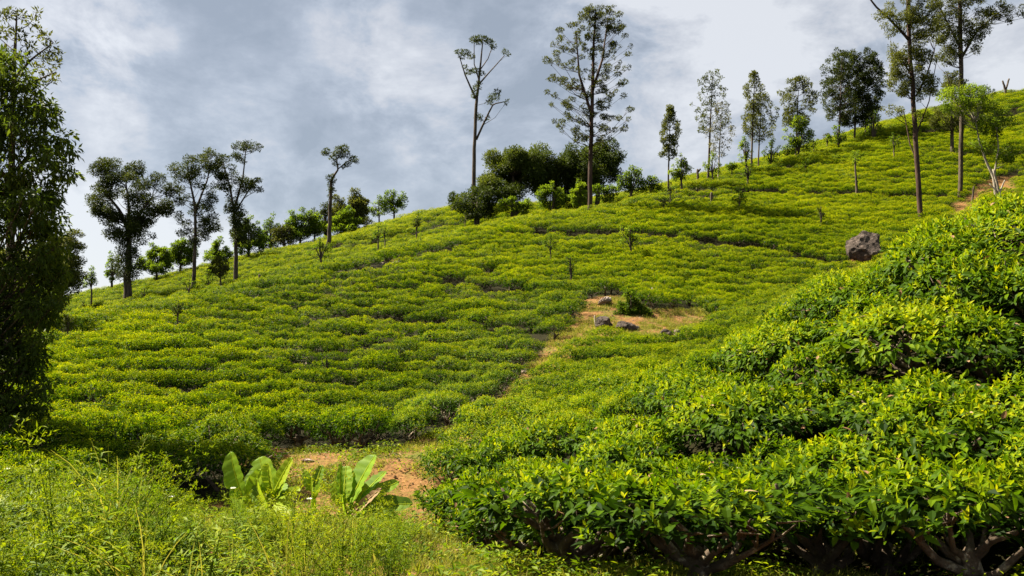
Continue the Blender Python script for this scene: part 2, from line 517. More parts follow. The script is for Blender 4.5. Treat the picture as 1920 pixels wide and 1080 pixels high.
# the ground sheet: fine where it is seen, coarse out to the horizon
gx = np.unique(np.concatenate([np.linspace(-900, -70, 16), np.arange(-70, -16, 1.0), np.arange(-16, 18, 0.3), np.arange(18, 75, 0.8), np.linspace(75, 900, 16)]))
gy = np.unique(np.concatenate([np.linspace(-600, -20, 10), np.arange(-20, 4, 1.0), np.arange(4, 40, 0.3), np.arange(40, 120, 0.8), np.linspace(120, 1200, 16)]))
GX, GY = np.meshgrid(gx, gy)
GZ = H(GX, GY)
bump = np.array([noise.fractal(Vector((x * 0.9, y * 0.9, 0)), 1.0, 2.0, 4) if (abs(x) < 20 and 3 < y < 42) else 0.0 for x, y in zip(GX.ravel(), GY.ravel())]).reshape(GX.shape)
GZ2 = GZ + bump * 0.06
nyy, nxx = GX.shape
idx = np.arange(nyy * nxx).reshape(nyy, nxx)
T1 = np.stack([idx[:-1, :-1], idx[:-1, 1:], idx[1:, 1:]], -1).reshape(-1, 3)
T2 = np.stack([idx[:-1, :-1], idx[1:, 1:], idx[1:, :-1]], -1).reshape(-1, 3)
# ------------------------------------------------------------------ where no tea grows


def in_poly(x, y, poly):
    x = np.asarray(x); y = np.asarray(y)
    c = np.zeros(x.shape, bool)
    j = len(poly) - 1
    for i in range(len(poly)):
        xi, yi = poly[i]; xj, yj = poly[j]
        if yi != yj:
            c ^= ((yi > y) != (yj > y)) & (x < (xj - xi) * (y - yi) / (yj - yi) + xi)
        j = i
    return c


def near_line(x, y, line, w):
    x = np.asarray(x); y = np.asarray(y)
    c = np.zeros(x.shape, bool)
    for (x0, y0), (x1, y1) in zip(line[:-1], line[1:]):
        dx, dy = x1 - x0, y1 - y0
        t = np.clip(((x - x0) * dx + (y - y0) * dy) / (dx * dx + dy * dy + 1e-9), 0, 1)
        c |= np.hypot(x - x0 - t * dx, y - y0 - t * dy) < w
    return c


CLEARING = hit_xy([(455, 862), (520, 842), (610, 836), (660, 846), (760, 842), (800, 815), (865, 803), (885, 815), (845, 850), (820, 885), (755, 905), (745, 965), (640, 985), (450, 935)])
FRONT = [(-30, -5), (-30, 11.6), (-9, 11.8), (-6, 12.2)] + hit_xy([(450, 930), (640, 960), (745, 962), (785, 998), (850, 1024), (930, 1052), (1080, 1082), (1250, 1104), (1500, 1122), (1920, 1130)]) + [(9, 6.0), (20, -5)]
PATH = hit_xy([(755, 1010), (752, 955), (745, 905), (800, 850), (862, 812), (960, 757), (1000, 720), (1045, 672), (1075, 640), (1100, 612)])
BANK = hit_xy([(1090, 566), (1150, 552), (1215, 582), (1325, 578), (1350, 606), (1290, 660), (1170, 652), (1120, 650), (1070, 668)])
UPPATH = hit_xy([(1790, 412), (1812, 392), (1835, 368), (1860, 350), (1905, 335)])
BARE = [hit_xy([(1588, 500), (1590, 482), (1602, 472), (1646, 472), (1660, 484), (1662, 512), (1600, 514)]), hit_xy([(598, 570), (608, 553), (632, 553), (640, 572)]), hit_xy([(655, 500), (680, 490), (745, 490), (745, 502)]), hit_xy([(1850, 340), (1910, 325), (1915, 365), (1850, 372)])]
LANES = [hit_xy(l, 0.5) for l in ([(1000, 431), (1150, 434), (1300, 445), (1440, 462), (1580, 487)], [(1250, 357), (1400, 357), (1560, 360), (1700, 363), (1790, 366)],
                                  [(655, 462), (720, 447), (800, 432), (835, 420)], [(1700, 252), (1800, 235), (1910, 200)], [(1050, 395), (1200, 378), (1340, 366)],
                                  [(1300, 342), (1400, 322), (1520, 305)], [(500, 480), (570, 466), (640, 458)], [(780, 415), (870, 416)], [(640, 512), (760, 478), (840, 462)],
                                  [(560, 580), (700, 590), (800, 598)], [(830, 520), (960, 540)], [(840, 595), (960, 608), (1040, 625)])]


def no_tea(x, y):
    c = in_poly(x, y, CLEARING) | in_poly(x, y, FRONT) | near_line(x, y, PATH[:4], .8) | near_line(x, y, PATH[3:], .74) | in_poly(x, y, BANK) | near_line(x, y, UPPATH, .62)
    for b in BARE:
        c |= in_poly(x, y, b)
    return c


def lanes(x, y):
    c = np.zeros(np.shape(x), bool)
    for l in LANES:
        c |= near_line(x, y, l, 0.66)
    return c

# litter under the tea, darkened to paint in shade; bare soil and turf elsewhere
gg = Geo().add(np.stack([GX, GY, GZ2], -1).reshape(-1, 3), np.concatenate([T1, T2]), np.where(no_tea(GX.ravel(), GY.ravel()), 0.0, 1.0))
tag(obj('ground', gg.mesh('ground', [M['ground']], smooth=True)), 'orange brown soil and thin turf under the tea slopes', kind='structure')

# ------------------------------------------------------------------ tea bushes: rows along the contours


fx = np.arange(-40, 62, 0.3); fy = np.arange(6.2, 92, 0.3)
FX, FY = np.meshgrid(fx, fy)
FH = H(FX, FY)
wob = np.zeros(FX.shape)
for s, a in ((9.0, 0.16), (2.6, 0.035)):
    co = np.array([noise.noise(Vector((x / s, y / s, 3.3))) for x, y in zip(FX[::2, ::2].ravel(), FY[::2, ::2].ravel())]).reshape(FX[::2, ::2].shape)
    wob += a * np.repeat(np.repeat(co, 2, 0), 2, 1)[:FX.shape[0], :FX.shape[1]]
ROW = FH + wob


def crossings(level):
    out = []
    a, b = ROW[:, :-1] - level, ROW[:, 1:] - level
    i, j = np.nonzero((a * b) < 0)
    t = a[i, j] / (a[i, j] - b[i, j])
    out.append(np.c_[fx[j] + t * 0.3, fy[i]])
    a, b = ROW[:-1, :] - level, ROW[1:, :] - level
    i, j = np.nonzero((a * b) < 0)
    t = a[i, j] / (a[i, j] - b[i, j])
    out.append(np.c_[fx[j], fy[i] + t * 0.3])
    return np.concatenate(out)


cells = {}


def too_close(x, y, lev, same, other):
    cx, cy = int(math.floor(x)), int(math.floor(y))
    for i in (-1, 0, 1):
        for j in (-1, 0, 1):
            for (u, v, l) in cells.get((cx + i, cy + j), ()):
                d = math.hypot(u - x, v - y)
                if d < (same if l == lev else other):
                    return True
    return False


def grow(x, y):
    return 1.0 if y > 22 else 1.18


BUSH = []
lo, hi_ = ROW.min(), ROW.max()
for step, off, other in ((0.31, 0.0, .66), (0.31, 0.155, .69), (0.155, 0.0775, .69)):
    for lev in np.arange(math.floor(lo) + off, hi_, step):
        p = crossings(lev)
        if not len(p):
            continue
        p = p[~(no_tea(p[:, 0], p[:, 1]) | lanes(p[:, 0], p[:, 1]))]
        p = p[rng.permutation(len(p))]
        for same in (0.60, 0.50):
            for x, y in p:
                if not too_close(x, y, lev, same * grow(x, y), other * grow(x, y)):
                    cells.setdefault((int(math.floor(x)), int(math.floor(y))), []).append((x, y, lev))
                    if random.random() > (.015 if y > 15 else .01):      # the odd missing bush
                        BUSH.append((x, y))
# old bushes between the rows close the canopy near the camera
for x, y in zip(rng.uniform(-10, 12, 9000), rng.uniform(6.2, 19, 9000)):
    if not too_close(x, y, None, .74, .74) and not no_tea(np.array([x]), np.array([y]))[0]:
        cells.setdefault((int(math.floor(x)), int(math.floor(y))), []).append((x, y, None))
        BUSH.append((x, y))
BUSH = np.array(BUSH)
BZ = H(BUSH[:, 0], BUSH[:, 1])
# which stand in the frame, and are not behind a crest
cp_, sp_ = math.cos(PITCH), math.sin(PITCH)


def project(x, y, z):
    f_ = y * cp_ + z * sp_
    u = -y * sp_ + z * cp_
    return 960 + FPX * x / f_, 540 - FPX * u / f_


bpx, bpy_ = project(BUSH[:, 0], BUSH[:, 1], BZ + 0.6)
tt = np.linspace(0.12, 0.97, 40)[:, None]
seen = np.all((H(BUSH[None, :, 0] * tt, BUSH[None, :, 1] * tt) + 0.25) < (BZ[None] + 0.85) * tt, axis=0)
vis = (bpx > -40) & (bpx < 1960) & (bpy_ < 1120) & seen
keep = (bpx > -350) & (bpx < 2300)
dist = np.hypot(BUSH[:, 0], BUSH[:, 1])
ex = np.array([0.3, 0.0])
SX = (H(BUSH[:, 0] + .5, BUSH[:, 1]) - H(BUSH[:, 0] - .5, BUSH[:, 1]))
SY = (H(BUSH[:, 0], BUSH[:, 1] + .5) - H(BUSH[:, 0], BUSH[:, 1] - .5))


def tea_bush(level, seed):
    """a pruned tea bush: flat-topped table of shoots, a leafy skirt and a dark, twiggy inside; level 0 near, 1 middle, 2 far"""
    r_ = np.random.default_rng(seed)
    g = Geo()
    lobes = r_.uniform(0, 2 * math.pi, 3)

    def R(th):
        return 0.63 * (1 + 0.13 * np.sin(2 * th + lobes[0]) + 0.09 * np.sin(3 * th + lobes[1]) + 0.06 * np.sin(5 * th + lobes[2]))

    def top(x, y):
        return 0.72 + 0.05 * np.sin(5 * x + lobes[0]) * np.cos(6 * y + lobes[1]) + 0.03 * np.sin(13 * x + lobes[2]) - (.27 if level == 0 else .24) * (np.hypot(x, y) / 0.66) ** (2.6 if level == 0 else 3.0)
    ns, nside, nin = ((185, 330, 240), (270, 330, 80), (250, 260, 40))[level]
    per = (6, 4, 3)[level]
    low = (.36, .10, .08)[level]
    # shoots over the table
    th = r_.uniform(0, 2 * math.pi, ns); rr = np.sqrt(r_.uniform(0, 1, ns)) * R(th) * 0.98
    cx, cy = rr * np.cos(th), rr * np.sin(th)
    cz = top(cx, cy) + r_.normal(0, (.028, .016, .012)[level], ns) - 0.02
    ax = nrm(np.c_[cx * 0.9, cy * 0.9, np.full(ns, 0.75)] + r_.normal(0, 0.22, (ns, 3)))
    vigor = np.clip(r_.normal((.50, .62, .62)[level], 0.24, ns), 0.05, 1.0)
    L0 = (0.083, 0.064, 0.064)[level]
    for k in range(per):
        f = k / max(per - 1, 1)                      # 0 = lowest leaf, 1 = the bud
        ang = r_.uniform(0, 6.28, ns) if k == 0 else ang + 2.4 + r_.normal(0, 0.3, ns)
        side = nrm(np.cross(ax, np.array((0.31, 0.2, 0.93)) + 1e-3)); s2 = np.cross(ax, side)
        rad = side * np.cos(ang)[:, None] + s2 * np.sin(ang)[:, None]
        el_ = ((0.30 + 0.85 * f) if level == 0 else (.15 + .65 * f)) + r_.normal(0, 0.18, ns)
        D = rad * np.cos(el_)[:, None] + ax * np.sin(el_)[:, None]
        N = ax * np.cos(el_)[:, None] - rad * np.sin(el_)[:, None]
        P = np.c_[cx, cy, cz] + ax * ((f - 0.6) * 0.075)
        L = L0 * (1.12 - 0.5 * f) * r_.uniform(0.75, 1.25, ns)
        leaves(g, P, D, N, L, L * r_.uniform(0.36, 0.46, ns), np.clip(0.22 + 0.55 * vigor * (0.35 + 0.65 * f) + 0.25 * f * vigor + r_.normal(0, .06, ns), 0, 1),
               curl=r_.normal(0.22, 0.12, ns), hi=(level == 0))
    # skirt
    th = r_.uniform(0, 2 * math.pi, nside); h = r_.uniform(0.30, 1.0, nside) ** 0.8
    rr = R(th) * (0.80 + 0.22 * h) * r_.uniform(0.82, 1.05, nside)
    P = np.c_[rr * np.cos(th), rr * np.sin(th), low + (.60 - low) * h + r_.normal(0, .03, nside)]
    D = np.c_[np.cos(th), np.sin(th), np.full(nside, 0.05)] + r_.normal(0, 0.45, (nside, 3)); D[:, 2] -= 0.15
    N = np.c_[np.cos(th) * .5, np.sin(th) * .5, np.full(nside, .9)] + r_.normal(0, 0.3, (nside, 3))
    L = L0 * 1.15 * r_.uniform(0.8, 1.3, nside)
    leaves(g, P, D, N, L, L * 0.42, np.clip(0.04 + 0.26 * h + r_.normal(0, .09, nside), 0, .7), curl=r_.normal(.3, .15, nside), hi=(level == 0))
    # inside
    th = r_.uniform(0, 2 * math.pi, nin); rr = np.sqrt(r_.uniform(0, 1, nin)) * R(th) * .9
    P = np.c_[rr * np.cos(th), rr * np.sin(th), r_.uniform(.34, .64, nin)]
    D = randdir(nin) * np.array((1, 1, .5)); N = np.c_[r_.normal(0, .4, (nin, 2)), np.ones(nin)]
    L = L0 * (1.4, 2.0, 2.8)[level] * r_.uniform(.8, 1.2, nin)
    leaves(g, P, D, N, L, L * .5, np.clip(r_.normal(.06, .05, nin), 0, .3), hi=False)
    if level == 0:                                    # a few dead leaves caught in the bush
        P = np.c_[r_.normal(0, .3, (9, 2)), r_.uniform(.4, .72, 9)]
        leaves(g, P, randdir(9), np.c_[r_.normal(0, .5, (9, 2)), np.ones(9)], L0, L0 * .45, r_.uniform(.1, .9, 9), curl=.4, hi=True, mat=1)
    w = Geo()
    nb = (9, 5, 3)[level]; sides = (7, 4, 3)[level]
    lean = r_.normal(0, .05, 2)
    r0 = (0.065, 0.06, 0.06)[level] * r_.uniform(.8, 1.2)
    tube(w, [(0, 0, -.12), (lean[0] * .4, lean[1] * .4, .04), (lean[0], lean[1], .17), (lean[0] * 1.3, lean[1] * 1.3, .24)], [r0 * 1.25, r0, r0 * .95, r0 * .6], sides, mat=0)
    for b in range(nb):
        a = b * 6.283 / nb + r_.normal(0, .3); R1 = r_.uniform(.22, .46)
        s = np.array((lean[0], lean[1], r_.uniform(.06, .20)))
        p1 = s + np.array((math.cos(a) * R1 * .45, math.sin(a) * R1 * .45, r_.uniform(.06, .14)))
        p2 = np.array((math.cos(a + .3) * R1, math.sin(a + .3) * R1, r_.uniform(.36, .46)))
        p3 = p2 + np.array((math.cos(a) * .10, math.sin(a) * .10, .13)) + r_.normal(0, .04, 3)
        rb = r0 * r_.uniform(.35, .6)
        tube(w, [s, p1, p2, p3], [rb, rb * .85, rb * .5, rb * .22], max(sides - 2, 3), mat=0)
        if level == 0:
            for q in range(3):
                e_ = p2 + np.array((r_.normal(0, .16), r_.normal(0, .16), r_.uniform(.06, .16)))
                tube(w, [p1 * .3 + p2 * .7, (p2 + e_) / 2 + r_.normal(0, .02, 3), e_], [rb * .4, rb * .3, .004], 3, mat=0)
    return g, w


NEAR = [tea_bush(0, s) for s in range(6)]
near_meshes = [(g.mesh('tea_foliage', [M['tea'], M['dry_leaf']]), w.mesh('tea_trunk', [M['tea_bark']], smooth=True)) for g, w in NEAR]


def merge_mesh(name, g, w):
    V = np.concatenate(g.V + w.V); n0 = g.n
    T = np.concatenate(g.T + [t + n0 for t in w.T]); A = np.concatenate(g.A + w.A)
    m = Geo(); m.V = [V]; m.T = [T]; m.A = [A]
    m.I = [np.r_[np.zeros(sum(len(t) for t in g.T)), np.ones(sum(len(t) for t in w.T))]]; m.n = len(V)
    return m.mesh(name, [M['tea'], M['tea_bark']])


mid_meshes = [merge_mesh('tea_bush_middle', *tea_bush(1, 40 + s)) for s in range(7)]
far_meshes = [merge_mesh('tea_bush_far', *tea_bush(2, 80 + s)) for s in range(7)]


def bush_rot(i):
    n = Vector((-SX[i] * .6, -SY[i] * .6, 1)).normalized()
    yaw = math.atan2(-SX[i], SY[i]) + random.gauss(0, .25) + random.choice((0, math.pi))   # long side along the row
    q = Vector((0, 0, 1)).rotation_difference(n)
    return (q @ Euler((0, 0, yaw)).to_quaternion()).to_euler()


def bush_scale(i):
    s = random.uniform(.90, 1.14)
    if dist[i] < 14:
        return (s * random.uniform(1.0, 1.22), s * random.uniform(.80, 1.0), s * random.uniform(.84, 1.16))
    k = .80 if BUSH[i, 1] > 22 else .94
    k *= 1.03 + .13 * noise.noise(Vector((BUSH[i, 0] * .45, BUSH[i, 1] * .45, 5.0)))
    return (s * k * random.uniform(1.08, 1.36), s * k * random.uniform(.60, .78), s * k * random.uniform(.88, 1.22))


order = np.argsort(np.where(vis, dist, 1e9))
single = [int(i) for i in order[:296] if vis[i]]
single_set = set(single)
LANDMARKS = [('the large boulder', 1622, 470), ('the round dark bush', 1184, 585), ('the pale pinkish rock', 1272, 632), ('the lone clearing bush', 829, 822), ('the loose clearing bush', 886, 790),
             ('the banana plants', 560, 900), ('the brown earth mound', 513, 850), ('the large dark sapling', 610, 690), ('the smaller dark sapling', 748, 670), ('the dark conical shrub', 333, 585),
             ('the left edge tree', 90, 760), ('the footpath bend', 1050, 670), ('the foot of the path', 800, 960), ('the right picture edge', 1900, 700), ('the bottom right corner', 1880, 1000), ('the right crest end', 1900, 390)]
front, bins = [], {}
for rank, i in enumerate(single):
    x, y, z = BUSH[i, 0], BUSH[i, 1], BZ[i]
    px, py = bpx[i], bpy_[i]
    if dist[i] < 13.8:
        k = random.randrange(6)
        o = thing('tea_bush', None, 'tea bush', (x, y, z - .02), 'large leafed tea bushes of the near slope')
        obj('foliage', near_meshes[k][0], o); obj('trunk', near_meshes[k][1], o)
        look = 'large leafed tea bush'
    else:
        o = obj('tea_bush', mid_meshes[random.randrange(7)], None, (x, y, z - .02))
        tag(o, None, 'tea bush', 'tea bushes at the foot of the main hill')
        look = 'small leafed tea bush'
    o.rotation_euler = bush_rot(i)
    o.scale = bush_scale(i)
    if dist[i] < 13.8 and py > 900:
        front.append((px, o))
        continue
    nm, lx, ly = min(LANDMARKS, key=lambda l: (l[1] - px) ** 2 + ((l[2] - py) * 1.6) ** 2)
    ang = math.degrees(math.atan2((ly - py) * 1.4, px - lx)) % 360
    way = ('right of', 'up and right of', 'straight above', 'up and left of', 'left of', 'down and left of', 'straight below', 'down and right of')[int((ang + 22.5) // 45) % 8]
    bins.setdefault((look, way, nm), []).append((math.hypot(px - lx, py - ly), o))
ORD = ['first', 'second', 'third', 'fourth', 'fifth', 'sixth', 'seventh', 'eighth', 'ninth', 'tenth', 'eleventh', 'twelfth', 'thirteenth', 'fourteenth', 'fifteenth', 'sixteenth',
       'seventeenth', 'eighteenth', 'nineteenth', 'twentieth']
ORD += ['twenty-' + o_ for o_ in ORD[:9]] + ['thirtieth'] + ['thirty-' + o_ for o_ in ORD[:9]]
for (look, way, nm), v in bins.items():
    v.sort(key=lambda t: t[0])
    for k, (d_, o) in enumerate(v):
        near_ = 'nearest' if k == 0 else (ORD[k] + ' nearest' if k < len(ORD) else 'farther')
        o['label'] = f"{near_} {look} {way} {nm}"
front.sort(key=lambda t: t[0])
for k, (px, o) in enumerate(front):
    side = 'left' if k < len(front) / 2 else 'right'
    n_ = k if side == 'left' else len(front) - 1 - k
    o['label'] = f"tea bush on a bare gnarled trunk, {ORD[min(n_, 19)]} from the {side} end of the lowest row"

# ------------------------------------------------------------------ scattered plants (stuff) by geometry nodes


def scatter(name, pts, rots, scls, ids, meshes, label):
    src = bpy.data.collections.new(name + '_sources')
    for k, me in enumerate(meshes):
        src.objects.link(bpy.data.objects.new(f"{name}_source_{k:02d}", me))
    me = bpy.data.meshes.new(name)
    n = len(pts)
    me.vertices.add(n); me.vertices.foreach_set('co', np.asarray(pts, dtype=np.float32).ravel())
    for nm, arr in (('rot', rots), ('scl', scls)):
        a = me.attributes.new(nm, 'FLOAT_VECTOR', 'POINT'); a.data.foreach_set('vector', np.asarray(arr, dtype=np.float32).ravel())
    a = me.attributes.new('pick', 'INT', 'POINT'); a.data.foreach_set('value', np.asarray(ids, dtype=np.int32))
    o = obj(name, me)
    t = bpy.data.node_groups.new(name, 'GeometryNodeTree')
    t.interface.new_socket('Geometry', in_out='INPUT', socket_type='NodeSocketGeometry')
    t.interface.new_socket('Geometry', in_out='OUTPUT', socket_type='NodeSocketGeometry')
    gi, go = t.nodes.new('NodeGroupInput'), t.nodes.new('NodeGroupOutput')
    ip = t.nodes.new('GeometryNodeInstanceOnPoints')
    ci = t.nodes.new('GeometryNodeCollectionInfo'); ci.inputs['Collection'].default_value = src
    ci.inputs['Separate Children'].default_value = True; ci.inputs['Reset Children'].default_value = True
    def na(nm, ty):
        q = t.nodes.new('GeometryNodeInputNamedAttribute'); q.data_type = ty; q.inputs['Name'].default_value = nm
        return q.outputs['Attribute']
    t.links.new(gi.outputs[0], ip.inputs['Points']); t.links.new(ci.outputs[0], ip.inputs['Instance'])
    ip.inputs['Pick Instance'].default_value = True
    t.links.new(na('pick', 'INT'), ip.inputs['Instance Index'])
    t.links.new(na('rot', 'FLOAT_VECTOR'), ip.inputs['Rotation']); t.links.new(na('scl', 'FLOAT_VECTOR'), ip.inputs['Scale'])
    t.links.new(ip.outputs[0], go.inputs[0])
    md = o.modifiers.new('scatter', 'NODES'); md.node_group = t
    return tag(o, label, kind='stuff')


rest = [i for i in range(len(BUSH)) if i not in single_set and keep[i]]
use_mid = [dist[i] < 30 for i in rest]
scatter('tea_cover', [(BUSH[i, 0], BUSH[i, 1], BZ[i] - .02) for i in rest], [tuple(bush_rot(i)) for i in rest],
        [bush_scale(i) for i in rest], [random.randrange(7) + (7 if m_ else 0) for m_ in use_mid], far_meshes + mid_meshes,
        'rows of tea bushes covering the rest of the hillside')
print('bushes', len(BUSH), 'single', len(single), 'front', len(front), 'rest', len(rest))


def blade_tuft(n, h0, h1_, spread, width, seed, segs=4, arch=.6, age=(.3, .9)):
    r_ = np.random.default_rng(seed); g = Geo()
    for _ in range(n):
        a = r_.uniform(0, 6.28); b = np.array((r_.normal(0, spread), r_.normal(0, spread), -.02)); hgt = r_.uniform(h0, h1_); ar = r_.uniform(.15, 1) * arch
        s = np.linspace(0, 1, segs + 1)
        pts = b + np.c_[np.cos(a) * hgt * ar * s ** 1.8, np.sin(a) * hgt * ar * s ** 1.8, hgt * (s - .38 * ar * s ** 2.6)]
        tan = nrm(np.gradient(pts, axis=0)); w = nrm(np.cross(tan, np.array((np.cos(a + .6), np.sin(a + .6), .25)))) * (width * (1 - s ** 1.5) + .0008)[:, None]
        V = np.concatenate([pts - w, pts + w]); T = []
        k = segs + 1
        for i in range(segs):
            T += [(i, i + 1, k + i + 1), (i, k + i + 1, k + i)]
        g.add(V, T, np.clip(r_.uniform(*age) + .15 * np.r_[s, s], 0, 1))
    return g


def feathery_weed(seed, h=.8):
    r_ = np.random.default_rng(seed); g = Geo()
    for st in range(r_.integers(3, 6)):
        lean = r_.normal(0, .22, 2); hh = h * r_.uniform(.65, 1.1)
        s = np.linspace(0, 1, 6)
        stem = np.c_[lean[0] * s ** 1.5, lean[1] * s ** 1.5, hh * s] + np.array((r_.normal(0, .05), r_.normal(0, .05), -.02))
        tube(g, stem, .005 * (1.1 - s), 3, age=.3)
        for b in range(16):
            f = r_.uniform(.25, 1); p = np.array([np.interp(f, s, stem[:, k]) for k in range(3)])
            a = r_.uniform(0, 6.28); ln = r_.uniform(.08, .2) * (1.15 - .6 * f)
            d = nrm(np.array((math.cos(a), math.sin(a), r_.uniform(.2, 1.1))))
            q = np.linspace(.1, 1, 9)[:, None]
            P = p + d * ln * q + np.array((0, 0, -.25)) * ln * q * q
            D = d * .5 + r_.normal(0, .55, (9, 3)); D[:, 2] += .1
            leaves(g, P, D, np.array((0, 0, 1.)) + r_.normal(0, .4, (9, 3)), r_.uniform(.02, .042, 9), r_.uniform(.006, .011, 9), np.clip(.25 + .5 * f + r_.normal(0, .1, 9), 0, 1))
    return g


def lance_weed(seed, h=.65):
    r_ = np.random.default_rng(seed); g = Geo()
    for st in range(r_.integers(3, 6)):
        lean = r_.normal(0, .2, 2); hh = h * r_.uniform(.6, 1.15); s = np.linspace(0, 1, 6)
        stem = np.c_[lean[0] * s ** 1.4, lean[1] * s ** 1.4, hh * s] + np.array((r_.normal(0, .06), r_.normal(0, .06), -.02))
        tube(g, stem, .006 * (1.15 - s), 4, age=.35)
        n = 20
        f = np.sort(r_.uniform(.2, 1, n)); P = np.stack([np.interp(f, s, stem[:, k]) for k in range(3)], 1)
        a = np.arange(n) * 2.4 + r_.normal(0, .3, n); el_ = -.15 + .9 * f ** 2 + r_.normal(0, .2, n)
        D = np.c_[np.cos(a) * np.cos(el_), np.sin(a) * np.cos(el_), np.sin(el_)]
        N = np.c_[-np.cos(a) * np.sin(el_), -np.sin(a) * np.sin(el_), np.cos(el_)]
        L = .12 * (1.2 - .6 * f) * r_.uniform(.8, 1.2, n)
        leaves(g, P, D, N, L, L * .26, np.clip(.2 + .5 * f + r_.normal(0, .1, n), 0, 1), curl=.35, hi=True)
    return g


def low_cover(seed):
    r_ = np.random.default_rng(seed); g = Geo(); n = 34
    P = np.c_[r_.normal(0, .13, (n, 2)), r_.uniform(0, .11, n)]
    D = np.c_[r_.normal(0, 1, (n, 2)), r_.uniform(-.1, .8, n)]
    leaves(g, P, D, np.c_[r_.normal(0, .3, (n, 2)), np.ones(n)], r_.uniform(.03, .06, n), r_.uniform(.016, .03, n), r_.uniform(.2, .95, n))
    return g


def sow(n, xr, yr, ok, smin, smax, kinds, tilt=.15):
    x = rng.uniform(*xr, n); y = rng.uniform(*yr, n)
    m = ok(x, y); x, y = x[m], y[m]
    z = H(x, y)
    k = len(x)
    s = rng.uniform(smin, smax, k)
    rot = np.c_[rng.normal(0, tilt, (k, 2)), rng.uniform(0, 6.28, k)]
    return np.c_[x, y, z], rot, np.c_[s, s, s * rng.uniform(.85, 1.2, k)], rng.integers(0, kinds, k)


def bare_noise(x, y, sc_=.75, seed=0.0):
    return np.array([noise.fractal(Vector((u * sc_, v * sc_, seed)), 1.0, 2.0, 4) for u, v in zip(x, y)])


# weeds of the left foreground
WEEDS = [(-20, 3), (-20, 11.2), (-7, 11.6), (-5.0, 12.4), (-4.3, 12.4), (-3.9, 10.6), (-3.3, 9.6), (-1.6, 9.2)] + hit_xy([(735, 1005), (775, 1030), (830, 1060)]) + hit_xy([(800, 1078)]) + [(-.7, 5), (-.4, 3)]
feather = [feathery_weed(s).mesh('feathery_weed', [M['weed']]) for s in range(5)]
lance = [lance_weed(s).mesh('lance_weed', [M['weed']]) for s in range(5)]
tall = [blade_tuft(16, .45, .95, .05, .006, s, 5, .75).mesh('tall_grass_tuft', [M['grass']]) for s in range(4)]
short = [blade_tuft(22, .04, .13, .06, .004, s, 2, .9, (.1, .8)).mesh('short_grass_tuft', [M['grass']]) for s in range(5)]
cover = [low_cover(s).mesh('low_cover_plant', [M['weed']]) for s in range(4)]
def sow2(n, kinds, ok, s0, s1):
    a_ = sow(n, (-10, 0), (5.2, 13.4), lambda x, y: in_poly(x, y, WEEDS) & ok(x, y), s0, s1, kinds)
    k_ = np.where((a_[0][:, 0] > -.385 * a_[0][:, 1]) & (a_[0][:, 1] > 6.6), np.clip(.84 - .12 * (a_[0][:, 1] - 6.6), .32, 1), np.clip(1.35 - .055 * a_[0][:, 1], .6, 1))
    k_ = k_ * np.clip(1 + 1.1 * bare_noise(a_[0][:, 0], a_[0][:, 1], .9, 21.), .6, np.where(a_[0][:, 0] > -.385 * a_[0][:, 1], 1.0, 1.45))      # uneven growth      # lower growth in front of the bananas
    return a_[0], a_[1], a_[2] * k_[:, None], a_[3]


scatter('feathery_weeds', *sow2(1900, 5, lambda x, y: bare_noise(x, y, .8, 2.) > .0, .34, 1.0), feather, 'yellow green feathery weeds filling the left foreground')
scatter('broad_weeds', *sow2(1500, 5, lambda x, y: bare_noise(x, y, .5, 9.) > -.12, .45, 1.05), lance, 'leafy green weeds among the feathery weeds')
scatter('tall_weeds', *sow2(230, 5, lambda x, y: (x < -.40 * y) & (bare_noise(x, y, .7, 12.) > .0), .9, 1.45), lance, 'taller leafy weeds standing out of the undergrowth')
scatter('tall_grass', *sow2(380, 4, lambda x, y: bare_noise(x, y, .6, 4.) > .0, .45, .9), tall, 'arching grass blades rising through the weeds')
openland = lambda x, y: no_tea(x, y) | (y < 9)
scatter('short_grass', *sow(26000, (-9, 9), (5.4, 21), lambda x, y: openland(x, y) & ((bare_noise(x, y, .8, 1.) > .0) | ((y < 9) & (x < 1.2))), .6, 1.4, 5), short, 'short patchy grass on the clearing and the path')
scatter('grass_of_the_bank', *sow(15000, (0, 12), (19, 38), lambda x, y: (in_poly(x, y, BANK) | near_line(x, y, PATH, .9)) & (bare_noise(x, y, .8, 1.) > -.08), .8, 1.6, 5), short, 'thin grass on the bare bank and the upper path')
scatter('low_ground_cover', *sow(8000, (-9, 9), (5.4, 20), lambda x, y: openland(x, y) & (bare_noise(x, y, .9, 7.) > np.where((y < 9.3) & (x < .6), -.10, .10)), .6, 1.5, 4), cover, 'low leafy ground cover beside the path')
g = Geo()
n = 5
leaves(g, np.c_[rng.normal(0, .05, (n, 2)), rng.uniform(.005, .02, n)], np.c_[rng.normal(0, 1, (n, 2)), rng.normal(0, .15, n)], np.c_[rng.normal(0, .3, (n, 2)), np.ones(n)], .07, .03, rng.uniform(.1, 1, n), curl=.4, hi=True)
scatter('fallen_leaves', *sow(9000, (-5, 12), (5.4, 36), lambda x, y: ((x > .3) & (y < 11)) | ((in_poly(x, y, CLEARING) | near_line(x, y, PATH, .9) | in_poly(x, y, BANK)) & (rng.uniform(0, 1, x.shape) < .6)), .5, 1.2, 1, .3), [g.mesh('fallen_leaf', [M['dry_leaf']])], 'brown fallen leaves under the front tea bushes')

